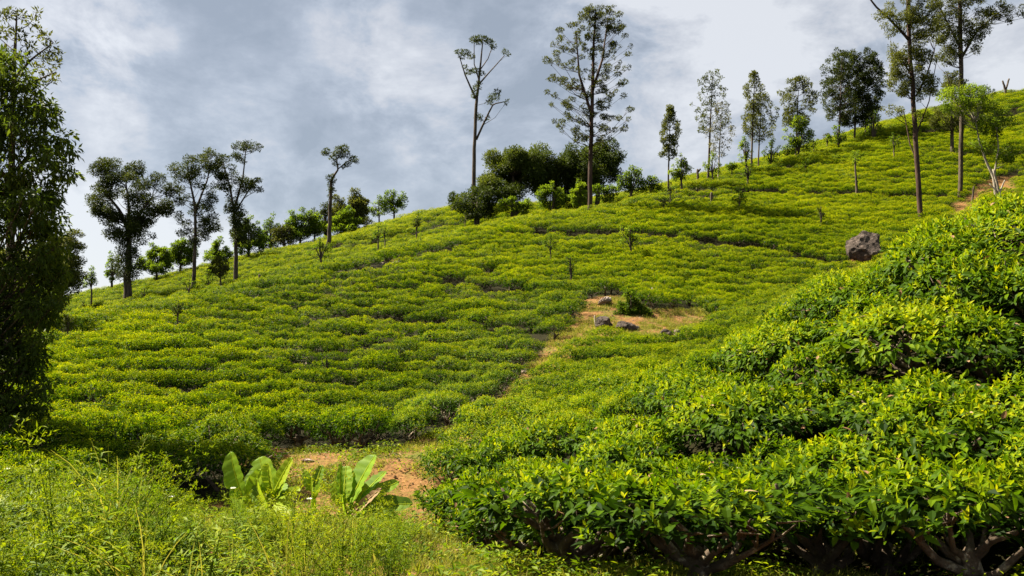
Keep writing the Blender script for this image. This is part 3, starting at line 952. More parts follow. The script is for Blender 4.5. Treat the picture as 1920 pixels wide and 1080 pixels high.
peb = []
for k in range(4):
    bm = bmesh.new(); bmesh.ops.create_icosphere(bm, subdivisions=1, radius=.03)
    for v in bm.verts:
        v.co = Vector((v.co.x * 1.2, v.co.y, v.co.z * .7)) * (1 + .35 * noise.noise(v.co * 30 + Vector((k, 0, 0))))
    me = bpy.data.meshes.new('pebble'); bm.to_mesh(me); bm.free(); me.materials.append(M['dirt_clod'] if k % 2 else M['rock_pale']); peb.append(me)
scatter('pebbles', *sow(2600, (-5, 13), (7, 36), lambda x, y: in_poly(x, y, CLEARING) | near_line(x, y, PATH, .8) | in_poly(x, y, BANK), .3, 1.5, 4), peb, 'small stones and clods on the bare soil')

# ------------------------------------------------------------------ trees


def make_tree(name, label, cat, group, base, trunk, clumps, leaf, leafmat, barkmat, branch=True, hi=False, dens=.8, droop=0.0, lift=.25, thin=1.0, wob_=.10, bsides=4):
    """trunk: [(x, y, z, r)] from the base up, world; clumps: (x, y, z, rx, rz, age); branches run from the trunk to each clump"""
    base = np.asarray(base, dtype=float)
    o = thing(name, label, cat, base, group)
    w = Geo(); c = Geo()
    tr = [(np.asarray(t, dtype=float)) for t in trunk]
    TR = []
    for t in tr:
        t = t.copy(); t[:, :3] -= base; TR.append(t)
        k = max(len(t) * 3, 5)
        s = np.linspace(0, 1, k); s0 = np.linspace(0, 1, len(t))
        q = np.stack([np.interp(s, s0, t[:, j]) for j in range(4)], 1)
        q[1:-1, :2] += rng.normal(0, 1, (k - 2, 2)) * q[1:-1, 3:4] * wob_
        tube(w, q[:, :3], q[:, 3], 8 if q[0, 3] > .05 else 5)
    allp = np.concatenate([np.stack([np.interp(np.linspace(0, 1, 24), np.linspace(0, 1, len(t)), t[:, j]) for j in range(4)], 1) for t in TR])
    area = leaf[0] * leaf[1] * .5
    for (x, y, z, rx, rz, age) in clumps:
        p = np.array((x, y, z)) - base
        if branch:
            d = np.hypot(allp[:, 0] - p[0], allp[:, 1] - p[1]); want = p[2] - np.clip(d * .55, .15 * rz, None)
            cost = np.abs(allp[:, 2] - want) * .8 + d * .9 + (allp[:, 2] > p[2]) * 3
            s = allp[int(np.argmin(cost))]
            a = s[:3]; ln = np.linalg.norm(p - a)
            if ln > .05:
                m1 = a + (p - a) * .45 + np.array((0, 0, -.05 * ln)) + rng.normal(0, .04, 3) * ln
                r0 = min(s[3] * .6, .009 * ln + .008) * thin
                tube(w, [a, m1, p], [r0, r0 * .65, r0 * .25], bsides)
                for t_ in range(3):
                    e_ = p + randdir(1)[0] * np.array((rx, rx, rz)) * .7
                    tube(w, [m1 * .3 + p * .7, e_], [r0 * .35, r0 * .12], 3)
        n = max(int(1.9 * dens * 2 * math.pi * rx * (rx + rz) / 2 / area), 8)
        u = randdir(n); rr = rng.uniform(0.15, 1, n) ** .5
        lump = 1 + .35 * np.sin(u[:, 0] * 5 + x * 7) * np.sin(u[:, 1] * 5 + y * 5) * np.cos(u[:, 2] * 4 + z * 3)
        P = p + u * (rr * lump)[:, None] * np.array((rx, rx, rz))
        D = u * .75 + rng.normal(0, .55, (n, 3)); D[:, 2] += lift - droop
        N = np.c_[rng.normal(0, .5, (n, 2)), np.full(n, .8)] + u * .4
        L = leaf[0] * rng.uniform(.7, 1.3, n)
        a_ = np.clip(age + rng.normal(0, .13, n) + .12 * (rr - .6), 0, 1)
        leaves(c, P, D, N, L, L * leaf[1] / leaf[0], a_, curl=.15 + droop * .2, hi=hi)
    obj('trunk', w.mesh(name + '_trunk', [barkmat], smooth=True), o)
    if c.n:
        obj('crown', c.mesh(name + '_crown', [leafmat]), o)
    return o


def sky_depth(px):
    return float(np.interp(px, [100, 280, 480, 640, 780, 850, 1000, 1110, 1250, 1350, 1450, 1550, 1650, 1750, 1850, 1920], [60, 64, 68, 70, 72, 73, 64, 54, 58.5, 62.5, 66.5, 69.5, 72.5, 75, 78, 80]))


def px_tree(name, label, cat, depth, trunks, clumps=(), fills=(), group=None, leaf=None, mat='olive_tree', bark='bark', spread=.55, age=.5, root=True, **kw):
    """a tree from positions sighted in the photograph, given its distance; clumps and fills get their own depth to either side of the trunk.
    clump: (px, py, rx px, rz px); fill: (px, py, rx px, rz px, count, clump radius px)"""
    s = depth / FPX
    tk = []
    for k, t in enumerate(trunks):
        pts = []
        dy = 0.0 if k == 0 else rng.uniform(-1, 1) * .35
        for j, (px, py, rp) in enumerate(t):
            ln = 0 if k == 0 else math.hypot(px - t[0][0], py - t[0][1]) * s
            pts.append((*at(px, py, depth + dy * ln), max(rp * s, .008)))
        tk.append(pts)
    bx, by = tk[0][0][0], tk[0][0][1]
    base = np.array((bx, by, h1(bx, by)))
    if root:
        r0 = tk[0][0][3]
        tk[0] = [(bx, by, base[2] - .15, r0 * 1.25)] + tk[0] if base[2] < tk[0][0][2] else [(bx, by, base[2] - .1, r0 * 1.25)] + [p for p in tk[0] if p[2] > base[2] + .1]
    cl = []
    for (px, py, rx, rz) in clumps:
        dx = abs(px - np.interp(-py, [-p[1] for p in trunks[0]], [p[0] for p in trunks[0]]))
        off = rng.normal(0, 1) * spread * max(dx, rx) * s
        cl.append((*at(px, py, depth + off), rx * s, rz * s, np.clip(age + rng.normal(0, .10), 0, 1)))
    for (px, py, rx, rz, cnt, rc) in fills:
        for _ in range(cnt):
            u = randdir(1)[0] * rng.uniform(.2, 1) ** .45
            q = rc * rng.uniform(.7, 1.3)
            cl.append((*at(px + u[0] * rx, py - u[2] * rz, depth + u[1] * rx * s * .9), q * s, q * s * .75, np.clip(age + .12 * u[2] - .08 * u[0] + rng.normal(0, .1), 0, 1)))  # clump tone lifted at top and left, painting the sun's side into age
    if leaf is None:
        q = np.clip(depth / 500, .05, .16); leaf = (q, q * .5)
    return make_tree(name, label, cat, group, base, tk, cl, leaf, M[mat], M[bark], **kw)


def grevillea(label, px, base_py, top_py, width, depth, dens=.55, crown0=.42, mat='olive_tree', bark='bark', lean=0, rp=None, k=26, shape='cone', group='tall slender trees on the ridge', rc=None, name='silky_oak_tree', age=.5, asym=0, **kw):
    """straight trunk, ascending branches carrying small upright sprays"""
    hpx = base_py - top_py
    rp = rp or hpx * .012
    t = [(px, base_py, rp), (px + lean * .4, base_py - hpx * .45, rp * .7), (px + lean, base_py - hpx * .97, rp * .15)]
    cl = []
    rc = (rc or width * .13) * .72
    k = int(k * 1.9)
    for i in range(k):
        f = (i + rng.uniform(.1, .9)) / k
        hgt = crown0 + (1 - crown0) * f
        if shape == 'cone':
            w = width * .5 * (1.05 - f) ** .6 * (.72 + .28 * math.sin(9 * f + px)) * (.55 + .45 * min(1, f * 4))
        elif shape == 'egg':
            w = width * .5 * math.sin(math.pi * (.12 + .84 * f)) ** .7
        else:
            w = width * .5 * (.55 + .45 * math.sin(math.pi * (.1 + .75 * f)))
        for sgn in (-1, 1):
            u = rng.uniform(0, 1) ** .75 * rng.uniform(.7, 1.22)
            cl.append((px + lean * hgt + asym * f * width * .2 + sgn * w * u, base_py - hpx * (hgt + .03 * u), rc * rng.uniform(.45, 1.25), rc * rng.uniform(.45, .95)))
    return px_tree(name, label, 'tree', depth, [t], cl, group=group, mat=mat, bark=bark, dens=dens * .72, thin=.6, age=age, lift=.55, **kw)


# --- the tall landmark trees
px_tree('umbrella_tree', 'tall bare stemmed tree with flat tufts at its branch tips, left of the dark grove', 'tree', 69,
        [[(889, 400, 4.2), (888, 330, 3.8), (890, 260, 3.2), (893, 195, 3.0), (896, 170, 2.4), (901, 120, 1.8), (905, 80, 1.0)],
         [(893, 262, 2.2), (912, 220, 1.8), (925, 195, 1.3), (950, 190, .7)], [(892, 185, 2.0), (872, 140, 1.4), (862, 108, .8)],
         [(896, 160, 1.8), (918, 135, 1.2), (946, 104, .7)], [(898, 150, 1.4), (889, 120, 1), (889, 80, .7)], [(901, 130, 1.2), (915, 110, .9), (924, 85, .6)]],
        [(890, 74, 11, 4), (903, 72, 12, 4), (916, 78, 11, 4), (925, 87, 7, 4), (898, 80, 8, 3), (861, 97, 8, 4), (873, 98, 10, 4), (884, 106, 8, 4), (866, 106, 7, 4),
         (947, 97, 6, 5), (953, 102, 4, 3), (880, 135, 9, 4), (892, 132, 9, 4), (903, 138, 7, 4), (872, 125, 5, 3), (893, 165, 8, 7), (890, 178, 7, 6), (898, 156, 5, 4),
         (926, 182, 11, 7), (933, 172, 7, 5), (918, 192, 8, 4), (950, 191, 5, 5), (897, 218, 8, 4), (915, 221, 5, 3), (900, 224, 5, 3)],
        mat='dark_tree', bark='bark', dens=.62, spread=.4, leaf=(.15, .075), thin=.7)
tall = [(1106, 390, 4.4), (1107, 300, 4.2), (1109, 230, 3.8), (1112, 150, 3.0), (1113, 80, 2.2), (1118, 20, 1.0)]
cl = []
prof_y = [10, 40, 70, 100, 120, 150, 170, 195, 215, 235, 255, 268]
prof_l = [1108, 1078, 1055, 1040, 1016, 1034, 1050, 1036, 1050, 1046, 1068, 1085]
prof_r = [1142, 1165, 1172, 1180, 1178, 1166, 1168, 1160, 1164, 1166, 1150, 1118]
for i in range(260):
    yy = rng.uniform(12, 268)
    l, r_ = np.interp(yy, prof_y, prof_l), np.interp(yy, prof_y, prof_r)
    u = rng.beta(.85, .85)
    l, r_ = l + rng.normal(0, 9) + 7 * math.sin(yy * .21), r_ + rng.normal(0, 9) - 7 * math.sin(yy * .23 + 1)
    cl.append((l + (r_ - l) * u, yy, rng.uniform(3, 8.5), rng.uniform(2.5, 6)))
px_tree('silky_oak_tree', 'tallest tree, airy crown on a long brown trunk rising before the dark grove', 'tree', 53.2,
        [tall, [(1109, 215, 3), (1086, 140, 2), (1080, 60, .8)], [(1111, 170, 3), (1130, 110, 2), (1140, 30, .8)]], cl, group='tall slender trees on the ridge',
        mat='olive_tree', bark='bark_red', dens=.62, spread=.5, age=.45, lift=.5, thin=.6)
px_tree('crooked_tree', 'dark crooked tree with a tufted stem and a small separate top crown', 'tree', 66,
        [[(617, 445, 4.2), (619, 400, 3.6), (621, 340, 2.8), (627, 328, 2.2), (634, 318, 1.7), (631, 300, 1.2), (640, 285, .6)], [(633, 318, 1.2), (648, 305, .9), (660, 298, .6)], [(632, 305, 1), (615, 290, .6)]],
        [(636, 282, 9, 8), (645, 278, 9, 7), (650, 288, 7, 7), (640, 292, 8, 6), (613, 284, 7, 6), (608, 288, 6, 4), (625, 296, 8, 6), (662, 298, 9, 6), (668, 302, 5, 4), (652, 308, 7, 5), (630, 308, 7, 4), (645, 313, 5, 4), (628, 288, 6, 4),
         (617, 334, 6, 6), (625, 338, 6, 5), (620, 345, 6, 8), (622, 356, 7, 6), (619, 368, 5, 6), (624, 330, 5, 4)],
        mat='dark_tree', bark='bark', dens=.75, spread=.5)

# --- three open trees on the left shoulder
px_tree('open_crowned_tree', 'wide dark tree with a forked trunk, leftmost of three open trees on the left shoulder', 'tree', 57,
        [[(240, 530, 7), (242, 470, 5), (240, 430, 4), (225, 395, 3), (205, 370, 1.5)], [(241, 440, 5), (262, 400, 3), (285, 370, 1.5)], [(241, 435, 4), (242, 390, 2.5), (236, 340, 1.2)]],
        [(232, 500, 20, 28), (250, 490, 17, 26), (240, 470, 20, 22), (228, 480, 14, 26), (254, 505, 14, 20), (240, 515, 18, 18)],
        [(245, 375, 78, 62, 52, 11), (222, 320, 45, 22, 22, 12), (285, 372, 45, 45, 26, 12), (195, 375, 26, 40, 16, 11), (245, 440, 50, 40, 30, 11)],
        mat='dark_tree', dens=.50, age=.5, spread=.5, group='open crowned trees on the left shoulder')
px_tree('open_crowned_tree', 'slim open tree with a straight trunk, middle of three on the left shoulder', 'tree', 57.5,
        [[(364, 505, 3.6), (366, 440, 3), (366, 385, 2.4), (356, 340, 1.6), (350, 305, .8)], [(366, 395, 2.4), (388, 340, 1.5), (398, 300, .7)]],
        (), [(350, 320, 38, 26, 26, 9), (392, 300, 25, 20, 14, 9), (370, 365, 45, 30, 22, 9), (365, 420, 42, 40, 30, 9), (395, 425, 25, 30, 12, 8)],
        mat='dark_tree', dens=.45, age=.5, group='open crowned trees on the left shoulder')
px_tree('open_crowned_tree', 'slanting open tree with a bare forked stem, rightmost of three on the left shoulder', 'tree', 58,
        [[(443, 488, 4), (442, 440, 3.2), (438, 390, 2.4), (430, 345, 1.8), (418, 305, .8)], [(438, 395, 2.6), (455, 335, 1.6), (462, 275, .7)], [(440, 400, 2), (470, 350, 1), (485, 335, .6)]],
        (), [(455, 285, 26, 22, 16, 7), (478, 275, 12, 10, 5, 5), (418, 315, 30, 22, 18, 9), (440, 345, 36, 20, 20, 9), (478, 345, 16, 14, 9, 7), (435, 385, 22, 20, 12, 8), (450, 415, 18, 22, 18, 9), (455, 440, 22, 16, 12, 9)],
        mat='dark_tree', dens=.48, age=.5, group='open crowned trees on the left shoulder')

# --- the dark grove
GROVE = [('broad dark evergreen at the left of the dense grove', 962, 400, [(955, 330, 60, 45, 46, 18), (985, 300, 45, 26, 22, 16)], 64),
         ('rounded dark evergreen rising highest at the right of the dense grove', 1120, 395, [(1120, 315, 48, 42, 42, 17), (1085, 290, 36, 24, 18, 15), (1140, 300, 26, 30, 14, 14)], 65),
         ('dark evergreen in the middle of the dense grove', 1040, 398, [(1040, 320, 55, 36, 40, 17), (1050, 350, 60, 36, 26, 17)], 66),
         ('low dark evergreen at the left foot of the dense grove', 895, 408, [(895, 380, 38, 26, 26, 12), (925, 362, 30, 26, 18, 12)], 62.5),
         ('small round dark tree at the far left end of the grove', 850, 392, [(850, 373, 13, 12, 12, 6)], 70)]
for lab, bx, byy, fl, dp in GROVE:
    fl = [(a, b, c * 1.04, d * 1.04, int(k_ * .72), r_ * 1.08) for a, b, c, d, k_, r_ in fl]
    px_tree('evergreen_tree', lab, 'tree', dp, [[(bx, byy, 5), (bx + 2, fl[0][1] + fl[0][3] * .3, 3.5), (bx, fl[0][1], 2)]], (), fl, group='dark evergreens of the grove', mat='grove', dens=.72, age=.46, leaf=(.15, .075))

# --- slender trees along the right-hand ridge
grevillea('small conical tree standing alone right of the dark grove', 1253, 345, 203, 58, 58.2, dens=.75, crown0=.34, k=26, lean=4, mat='olive_tree', shape='cone', rc=8)
grevillea('tall thin tree with a bare lower trunk, left of the pale sparse tree', 1328, 330, 137, 66, 62, dens=.62, crown0=.40, k=24, lean=8, mat='dark_tree', age=.7, shape='egg', rc=7)
grevillea('pale greyish sparse tree with whitish twigs beside the tall thin tree', 1347, 328, 195, 50, 61.5, dens=.30, crown0=.25, k=22, lean=6, mat='pale_tree', bark='bark_pale', shape='egg', rc=7)
grevillea('feathery tree with a drawn out top, left half of a pair on the ridge', 1409, 305, 137, 62, 64, dens=.60, crown0=.30, k=28, lean=6, mat='olive_tree', age=.75, rc=7.5)
grevillea('shorter feathery tree, right half of a pair on the ridge', 1422, 303, 180, 62, 65, dens=.58, crown0=.30, k=24, lean=6, mat='olive_tree', age=.55, rc=7.5, shape='egg')
grevillea('brownish tree with a double topped crown on the ridge', 1492, 290, 147, 72, 67, dens=.70, crown0=.36, k=28, lean=6, mat='olive_tree', age=.5, shape='egg', rc=8.5)
grevillea('open tree at the left of the dark ridge clump', 1573, 272, 103, 84, 70, dens=.62, crown0=.26, k=28, lean=6, mat='dark_tree', age=.5, shape='egg', rc=9)
grevillea('dense dark tree filling the right of the ridge clump', 1602, 265, 97, 92, 71.5, dens=.9, crown0=.16, k=42, lean=6, mat='dark_tree', age=.38, shape='wide', rc=11)
grevillea('dark tree leaning over the right edge of the ridge clump', 1622, 262, 120, 60, 72.5, dens=.8, crown0=.2, k=26, lean=6, mat='dark_tree', age=.4, shape='wide', rc=9)

# --- the two near trees at right
px_tree('tall_slope_tree', 'nearest tall tree at right with a dark reddish trunk leaning left', 'tree', 49.5,
        [[(1727, 412, 5.0), (1721, 330, 4.8), (1716, 240, 4.4), (1711, 160, 4.2), (1705, 80, 3.8), (1703, 10, 4), (1700, -80, 2.5)], [(1704, 75, 3), (1672, 40, 2.2), (1640, 10, 1.8), (1615, -25, 1.2)],
         [(1718, 180, 2.2), (1738, 140, 1.6), (1752, 95, 1)], [(1714, 150, 2), (1690, 110, 1.3), (1670, 95, .8)], [(1722, 310, 1.5), (1706, 270, 1.2), (1694, 205, .8)], [(1719, 250, 1.6), (1742, 190, 1), (1757, 110, .6)]],
        (), [(1690, 110, 34, 30, 26, 9), (1735, 130, 28, 40, 24, 9), (1690, 160, 30, 22, 20, 9), (1735, 165, 26, 28, 15, 8), (1690, 30, 42, 38, 28, 10), (1730, 40, 34, 46, 26, 10), (1700, -50, 60, 50, 26, 13), (1722, 85, 20, 22, 10, 8), (1680, 205, 26, 12, 8, 6), (1728, 215, 20, 20, 8, 6)],
        mat='olive_tree', bark='bark_red', dens=.45, age=.7, group='near tall trees at right')
px_tree('tall_slope_tree', 'tall grey trunked tree beside the upper footpath at right', 'tree', 54,
        [[(1800, 372, 4.4), (1802, 300, 4.2), (1803, 220, 4.0), (1802, 120, 4.2), (1800, 40, 4.2), (1798, -80, 2.5)], [(1802, 110, 2.8), (1830, 60, 2), (1870, 25, 1), (1890, 15, .7)], [(1801, 90, 2.4), (1775, 40, 1.6), (1755, 0, 1)],
         [(1803, 215, 1.8), (1788, 180, 1.2), (1776, 140, .8)]],
        (), [(1775, 60, 30, 42, 28, 10), (1765, 5, 38, 34, 22, 10), (1825, 30, 36, 36, 26, 10), (1865, 20, 32, 18, 14, 9), (1800, -40, 70, 46, 26, 13), (1780, 105, 30, 20, 14, 8), (1822, 85, 18, 26, 10, 8), (1888, 35, 14, 8, 4, 6), (1783, 150, 28, 22, 16, 7), (1835, 62, 20, 12, 6, 7), (1915, 25, 14, 22, 5, 8)],
        mat='olive_tree', bark='bark', dens=.45, age=.45, group='near tall trees at right')
px_tree('shade_tree', 'young bright green tree with a thin leaning stem beside the upper footpath', 'tree', 52.5,
        [[(1868, 372, 3.2), (1864, 335, 3), (1848, 300, 2), (1836, 265, 1.6), (1830, 230, 1)], [(1864, 330, 2), (1872, 280, 1.4), (1868, 230, .8)]],
        (), [(1830, 180, 40, 26, 26, 10), (1790, 190, 36, 22, 18, 10), (1860, 220, 42, 34, 32, 10), (1885, 290, 26, 22, 14, 8), (1845, 260, 26, 26, 14, 8)], mat='bright_tree', bark='bark_pale', dens=.42, age=.5)
px_tree('shade_tree', 'dark leafy tree on a straight stem standing behind the grey trunked tree', 'tree', 64,
        [[(1785, 282, 3.6), (1785, 220, 3), (1784, 160, 1.5)]], (), [(1778, 225, 34, 26, 26, 9), (1790, 165, 22, 28, 14, 8)], mat='olive_tree', dens=.5, age=.45)

# --- leafy trees round the foot of the trees and on the slopes: (name, label, depth, base px, base py, height px, width px, material, count, age)
SMALL = [
    ('bushy_tree', 'bright bushy tree at the right end of the dark grove', 58, 1182, 372, 72, 56, 'bright_tree', 34, .42),
    ('bushy_tree', 'bright yellow green tree before the middle of the dark grove', 61, 1030, 400, 58, 60, 'bright_tree', 34, .5),
    ('bushy_tree', 'low bright tree before the left of the dark grove', 61, 968, 408, 44, 62, 'bright_tree', 26, .42),
    ('bushy_tree', 'bright tree just left of the tallest trunk', 59, 1085, 393, 58, 56, 'bright_tree', 30, .5),
    ('bushy_tree', 'light green tree just right of the tallest trunk', 59, 1135, 388, 48, 50, 'bright_tree', 26, .35),
    ('bushy_tree', 'low bright bush between the grove and the small conical tree', 58, 1220, 364, 36, 42, 'bright_tree', 22, .5),
    ('bushy_tree', 'full bright tree beside the small conical tree', 57.5, 1278, 346, 58, 42, 'bright_tree', 32, .5),
    ('shade_tree', 'bright topped tree at the foot of the tall thin tree', 61, 1336, 330, 44, 36, 'bright_tree', 18, .5),
    ('bushy_tree', 'low bright bush right of the pale sparse tree', 62, 1372, 322, 20, 34, 'bright_tree', 10, .5),
    ('shade_tree', 'bright tree below the left of the feathery pair', 63, 1400, 312, 60, 34, 'bright_tree', 22, .5),
    ('shade_tree', 'bright tree at the right foot of the feathery pair', 64, 1446, 316, 54, 34, 'bright_tree', 22, .42),
    ('shade_tree', 'round bright tree left of the brownish ridge tree', 66, 1477, 297, 34, 30, 'bright_tree', 18, .4),
    ('shade_tree', 'large bright tree in front of the brownish ridge tree', 66, 1496, 290, 72, 66, 'bright_tree', 34, .55),
    ('shade_tree', 'small round bright tree between the brownish tree and the dark clump', 68, 1526, 280, 26, 22, 'bright_tree', 12, .45),
    ('shade_tree', 'bright green tree at the left foot of the dark ridge clump', 68, 1573, 276, 44, 36, 'bright_tree', 20, .42),
    ('shade_tree', 'tall bright tree under the right side of the dark ridge clump', 70, 1637, 274, 76, 36, 'bright_tree', 26, .5),
    ('shade_tree', 'small grey green tree beside the dark ridge clump base', 69, 1551, 272, 26, 20, 'olive_tree', 10, .5),
    ('shade_tree', 'lopped leafy tree on the slope below the feathery pair', 57, 1402, 350, 54, 24, 'bright_tree', 14, .36),
    ('shade_tree', 'dark round topped tree on its own in mid slope, casting a shadow', 51, 1386, 392, 36, 32, 'bright_tree', 16, .2),
    ('shade_tree', 'short dark sapling below the small conical tree', 54, 1257, 372, 30, 13, 'dark_tree', 7, .45),
    ('shade_tree', 'thin dark sapling lower left of the short dark one', 51, 1245, 398, 30, 14, 'dark_tree', 8, .6),
    ('shade_tree', 'slope sapling left of the post like stem', 60, 1510, 324, 32, 18, 'bright_tree', 9, .3),
    ('shade_tree', 'sapling high on the slope above the post like stem', 60, 1605, 312, 36, 22, 'bright_tree', 9, .4),
    ('shade_tree', 'upright sapling with a pale stem above the boulder', 48, 1540, 424, 50, 16, 'dark_tree', 10, .7),
    ('shade_tree', 'leafy sapling on the upper slope just left of the reddish trunk', 62, 1676, 284, 38, 22, 'bright_tree', 12, .35),
    ('shade_tree', 'dim sapling left of the large mid slope sapling', 42, 1033, 482, 44, 26, 'bright_tree', 14, .15),
    ('shade_tree', 'bright feathery sapling standing over the long curved lane', 43, 1184, 480, 64, 40, 'bright_tree', 18, .4),
    ('shade_tree', 'slim dark sapling above the bare bank', 38, 1071, 528, 60, 24, 'bright_tree', 14, .12),
    ('shade_tree', 'pale leafed tree third from left in the left skyline row', 68, 563, 450, 58, 52, 'bright_tree', 32, .38),
    ('shade_tree', 'light green tree first from left in the left skyline row', 68, 507, 468, 64, 40, 'bright_tree', 28, .3),
    ('shade_tree', 'dusky tree second from left in the left skyline row', 67, 533, 460, 46, 34, 'olive_tree', 24, .5),
    ('shade_tree', 'small light tree fourth from left in the left skyline row', 69, 590, 442, 44, 34, 'bright_tree', 18, .45),
    ('bushy_tree', 'olive crowned tree right of the crooked tree', 70, 656, 430, 72, 62, 'olive_tree', 36, .6),
    ('bushy_tree', 'bright low tree at the right foot of the crooked tree', 68, 645, 436, 46, 50, 'bright_tree', 26, .45),
    ('shade_tree', 'dark leafy tree just behind the crooked stem', 70, 612, 442, 66, 34, 'dark_tree', 20, .6),
    ('shade_tree', 'small light tree left of a pair against the sky', 71.5, 711, 406, 36, 30, 'bright_tree', 14, .4),
    ('shade_tree', 'broader light tree right of a pair against the sky', 72, 739, 398, 44, 40, 'bright_tree', 20, .35),
    ('shade_tree', 'dark stumpy tree below the pair against the sky', 68, 690, 432, 26, 18, 'dark_tree', 9, .6),
    ('shade_tree', 'sparse sapling on the crest of the near spur', 44, 709, 460, 44, 30, 'bright_tree', 9, .4),
    ('shade_tree', 'faint sapling right beside the sparse crest sapling', 46, 722, 452, 34, 20, 'bright_tree', 8, .4),
    ('shade_tree', 'dark compact upright shrub tree on the far spur', 58, 781, 440, 40, 16, 'dark_tree', 12, .55),
    ('shade_tree', 'bright loose sapling with a leaning stem on the near crest', 40, 603, 500, 68, 42, 'bright_tree', 15, .45),
    ('shade_tree', 'thin sapling with airy top on the left part of the crest', 36, 353, 562, 54, 30, 'bright_tree', 10, .35),
    ('shade_tree', 'short thick sapling right of the thin airy one', 52, 392, 546, 40, 28, 'bright_tree', 13, .3),
    ('shade_tree', 'very thin sapling left of the airy one', 45, 272, 574, 44, 20, 'bright_tree', 6, .4),
    ('bushy_tree', 'dark green bush below the slim open tree', 56, 414, 526, 44, 50, 'olive_tree', 26, .6),
    ('shade_tree', 'dark conical shrub on the left of the main hill', 30, 333, 604, 44, 26, 'dark_tree', 16, .6),
    ('bushy_tree', 'grey green shrub on the left crest', 33, 183, 596, 34, 24, 'olive_tree', 14, .5),
    ('bushy_tree', 'small dark shrub next to the grey green one', 38, 157, 588, 22, 14, 'dark_tree', 8, .6),
    ('bushy_tree', 'dark shrub near the big left tree', 26.5, 126, 630, 52, 30, 'dark_tree', 20, .6),
    ('shade_tree', 'dark sapling sunk among the tea in the middle of the hill', 26, 610, 722, 74, 26, 'bright_tree', 16, .05),
    ('shade_tree', 'smaller dark sapling right of it among the tea', 27.5, 748, 690, 52, 26, 'bright_tree', 14, .08),
    ('bushy_tree', 'bright bush at the right foot of the forked dark tree', 60, 294, 512, 56, 48, 'bright_tree', 28, .45),
    ('bushy_tree', 'bright tree behind the slim open tree', 62, 338, 500, 58, 46, 'bright_tree', 26, .5),
    ('bushy_tree', 'bright bush left of the forked dark tree', 61, 210, 528, 54, 26, 'bright_tree', 16, .5),
    ('bushy_tree', 'leafy tree right of the slanting open tree', 62, 466, 478, 66, 46, 'bright_tree', 28, .3),
    ('bushy_tree', 'low leafy tree between the slim and slanting open trees', 62, 405, 492, 44, 40, 'bright_tree', 20, .35),
    ('bushy_tree', 'sunny tree at the far left skyline beside the big tree', 55, 172, 545, 44, 36, 'bright_tree', 18, .45),
    ('bushy_tree', 'large round dark bush on the bare bank', 33.2, 1184, 610, 68, 76, 'bright_tree', 46, .12),
    ('shade_tree', 'lone small bush with a bare stem in the clearing', 18, 829, 840, 34, 30, 'bright_tree', 12, .22),
    ('bushy_tree', 'loose bush at the upper corner of the clearing', 20.5, 886, 808, 44, 50, 'bright_tree', 20, .22),
    ('bushy_tree', 'low dark shrub at the left foot of the grove', 60, 872, 420, 26, 22, 'dark_tree', 10, .5),
]
for nm, lab, dp, px, py, hp, wp, mt, cnt, ag in SMALL:
    if px < 800 and dp >= 60:
        dp += 5                                   # these stand just over the brow
    if dp > 60 and px < 800:
        wp, hp, cnt = wp * 1.32, hp * 1.08, int(cnt * 1.7)
    stem = (.05 if dp > 60 else .24) if nm == 'shade_tree' else .08
    rp = np.clip(hp * .035, 1.0, 3.0)
    ln = rng.uniform(-.06, .06) * hp
    nl = (6 if px < 800 and dp > 55 else 5) if wp > 30 else 3
    limbs, fills = [], []
    for q in range(nl):                       # each young tree is a few ragged, ascending leafy limbs
        u = (q + .5) / nl * 2 - 1 + rng.uniform(-.25, .25)
        tx, ty = px + u * wp * .38 + ln, py - hp * (.80 - .26 * abs(u) + rng.uniform(-.22, .10))
        limbs.append([(px + ln * .4, py - hp * stem * rng.uniform(.7, 1.1), rp * .6), (px + u * wp * .2 + ln * .7, py - hp * .5, rp * .4), (tx, ty, rp * .2)])
        c = max(cnt // nl, 2)
        if dp > 60 and px < 800 and q == 0:
            fills.append((px, py - hp * .20, wp * .46, hp * .18, int(cnt * .6), max(wp * .10, 2.2)))
        fills.append((tx, ty + hp * .08, wp * .17, hp * .17, c, max(wp * .10, 2.2)))
        fills.append((px + u * wp * .34 + ln, py - hp * (stem + .17 + rng.uniform(0, .12)), wp * .17, hp * .13, max(c // 2, 1), max(wp * .10, 2.2)))
        fills.append((tx + rng.uniform(-.12, .12) * wp, ty - hp * rng.uniform(.05, .16), wp * .06, hp * .06, max(c // 3, 2), max(wp * .07, 1.8)))
    px_tree(nm, lab, 'tree' if (nm == 'shade_tree' or hp > 45) else 'bush', dp,
            [[(px, py, rp), (px + ln * .5, py - hp * stem, rp * .8), (px + ln, py - hp * .75, rp * .25)]] + limbs, (), fills,
            group='young trees and bushes among the tea', mat=mt, age=ag, dens=(.40 if px < 800 else .5) if nm == 'shade_tree' else .6, lift=.35)

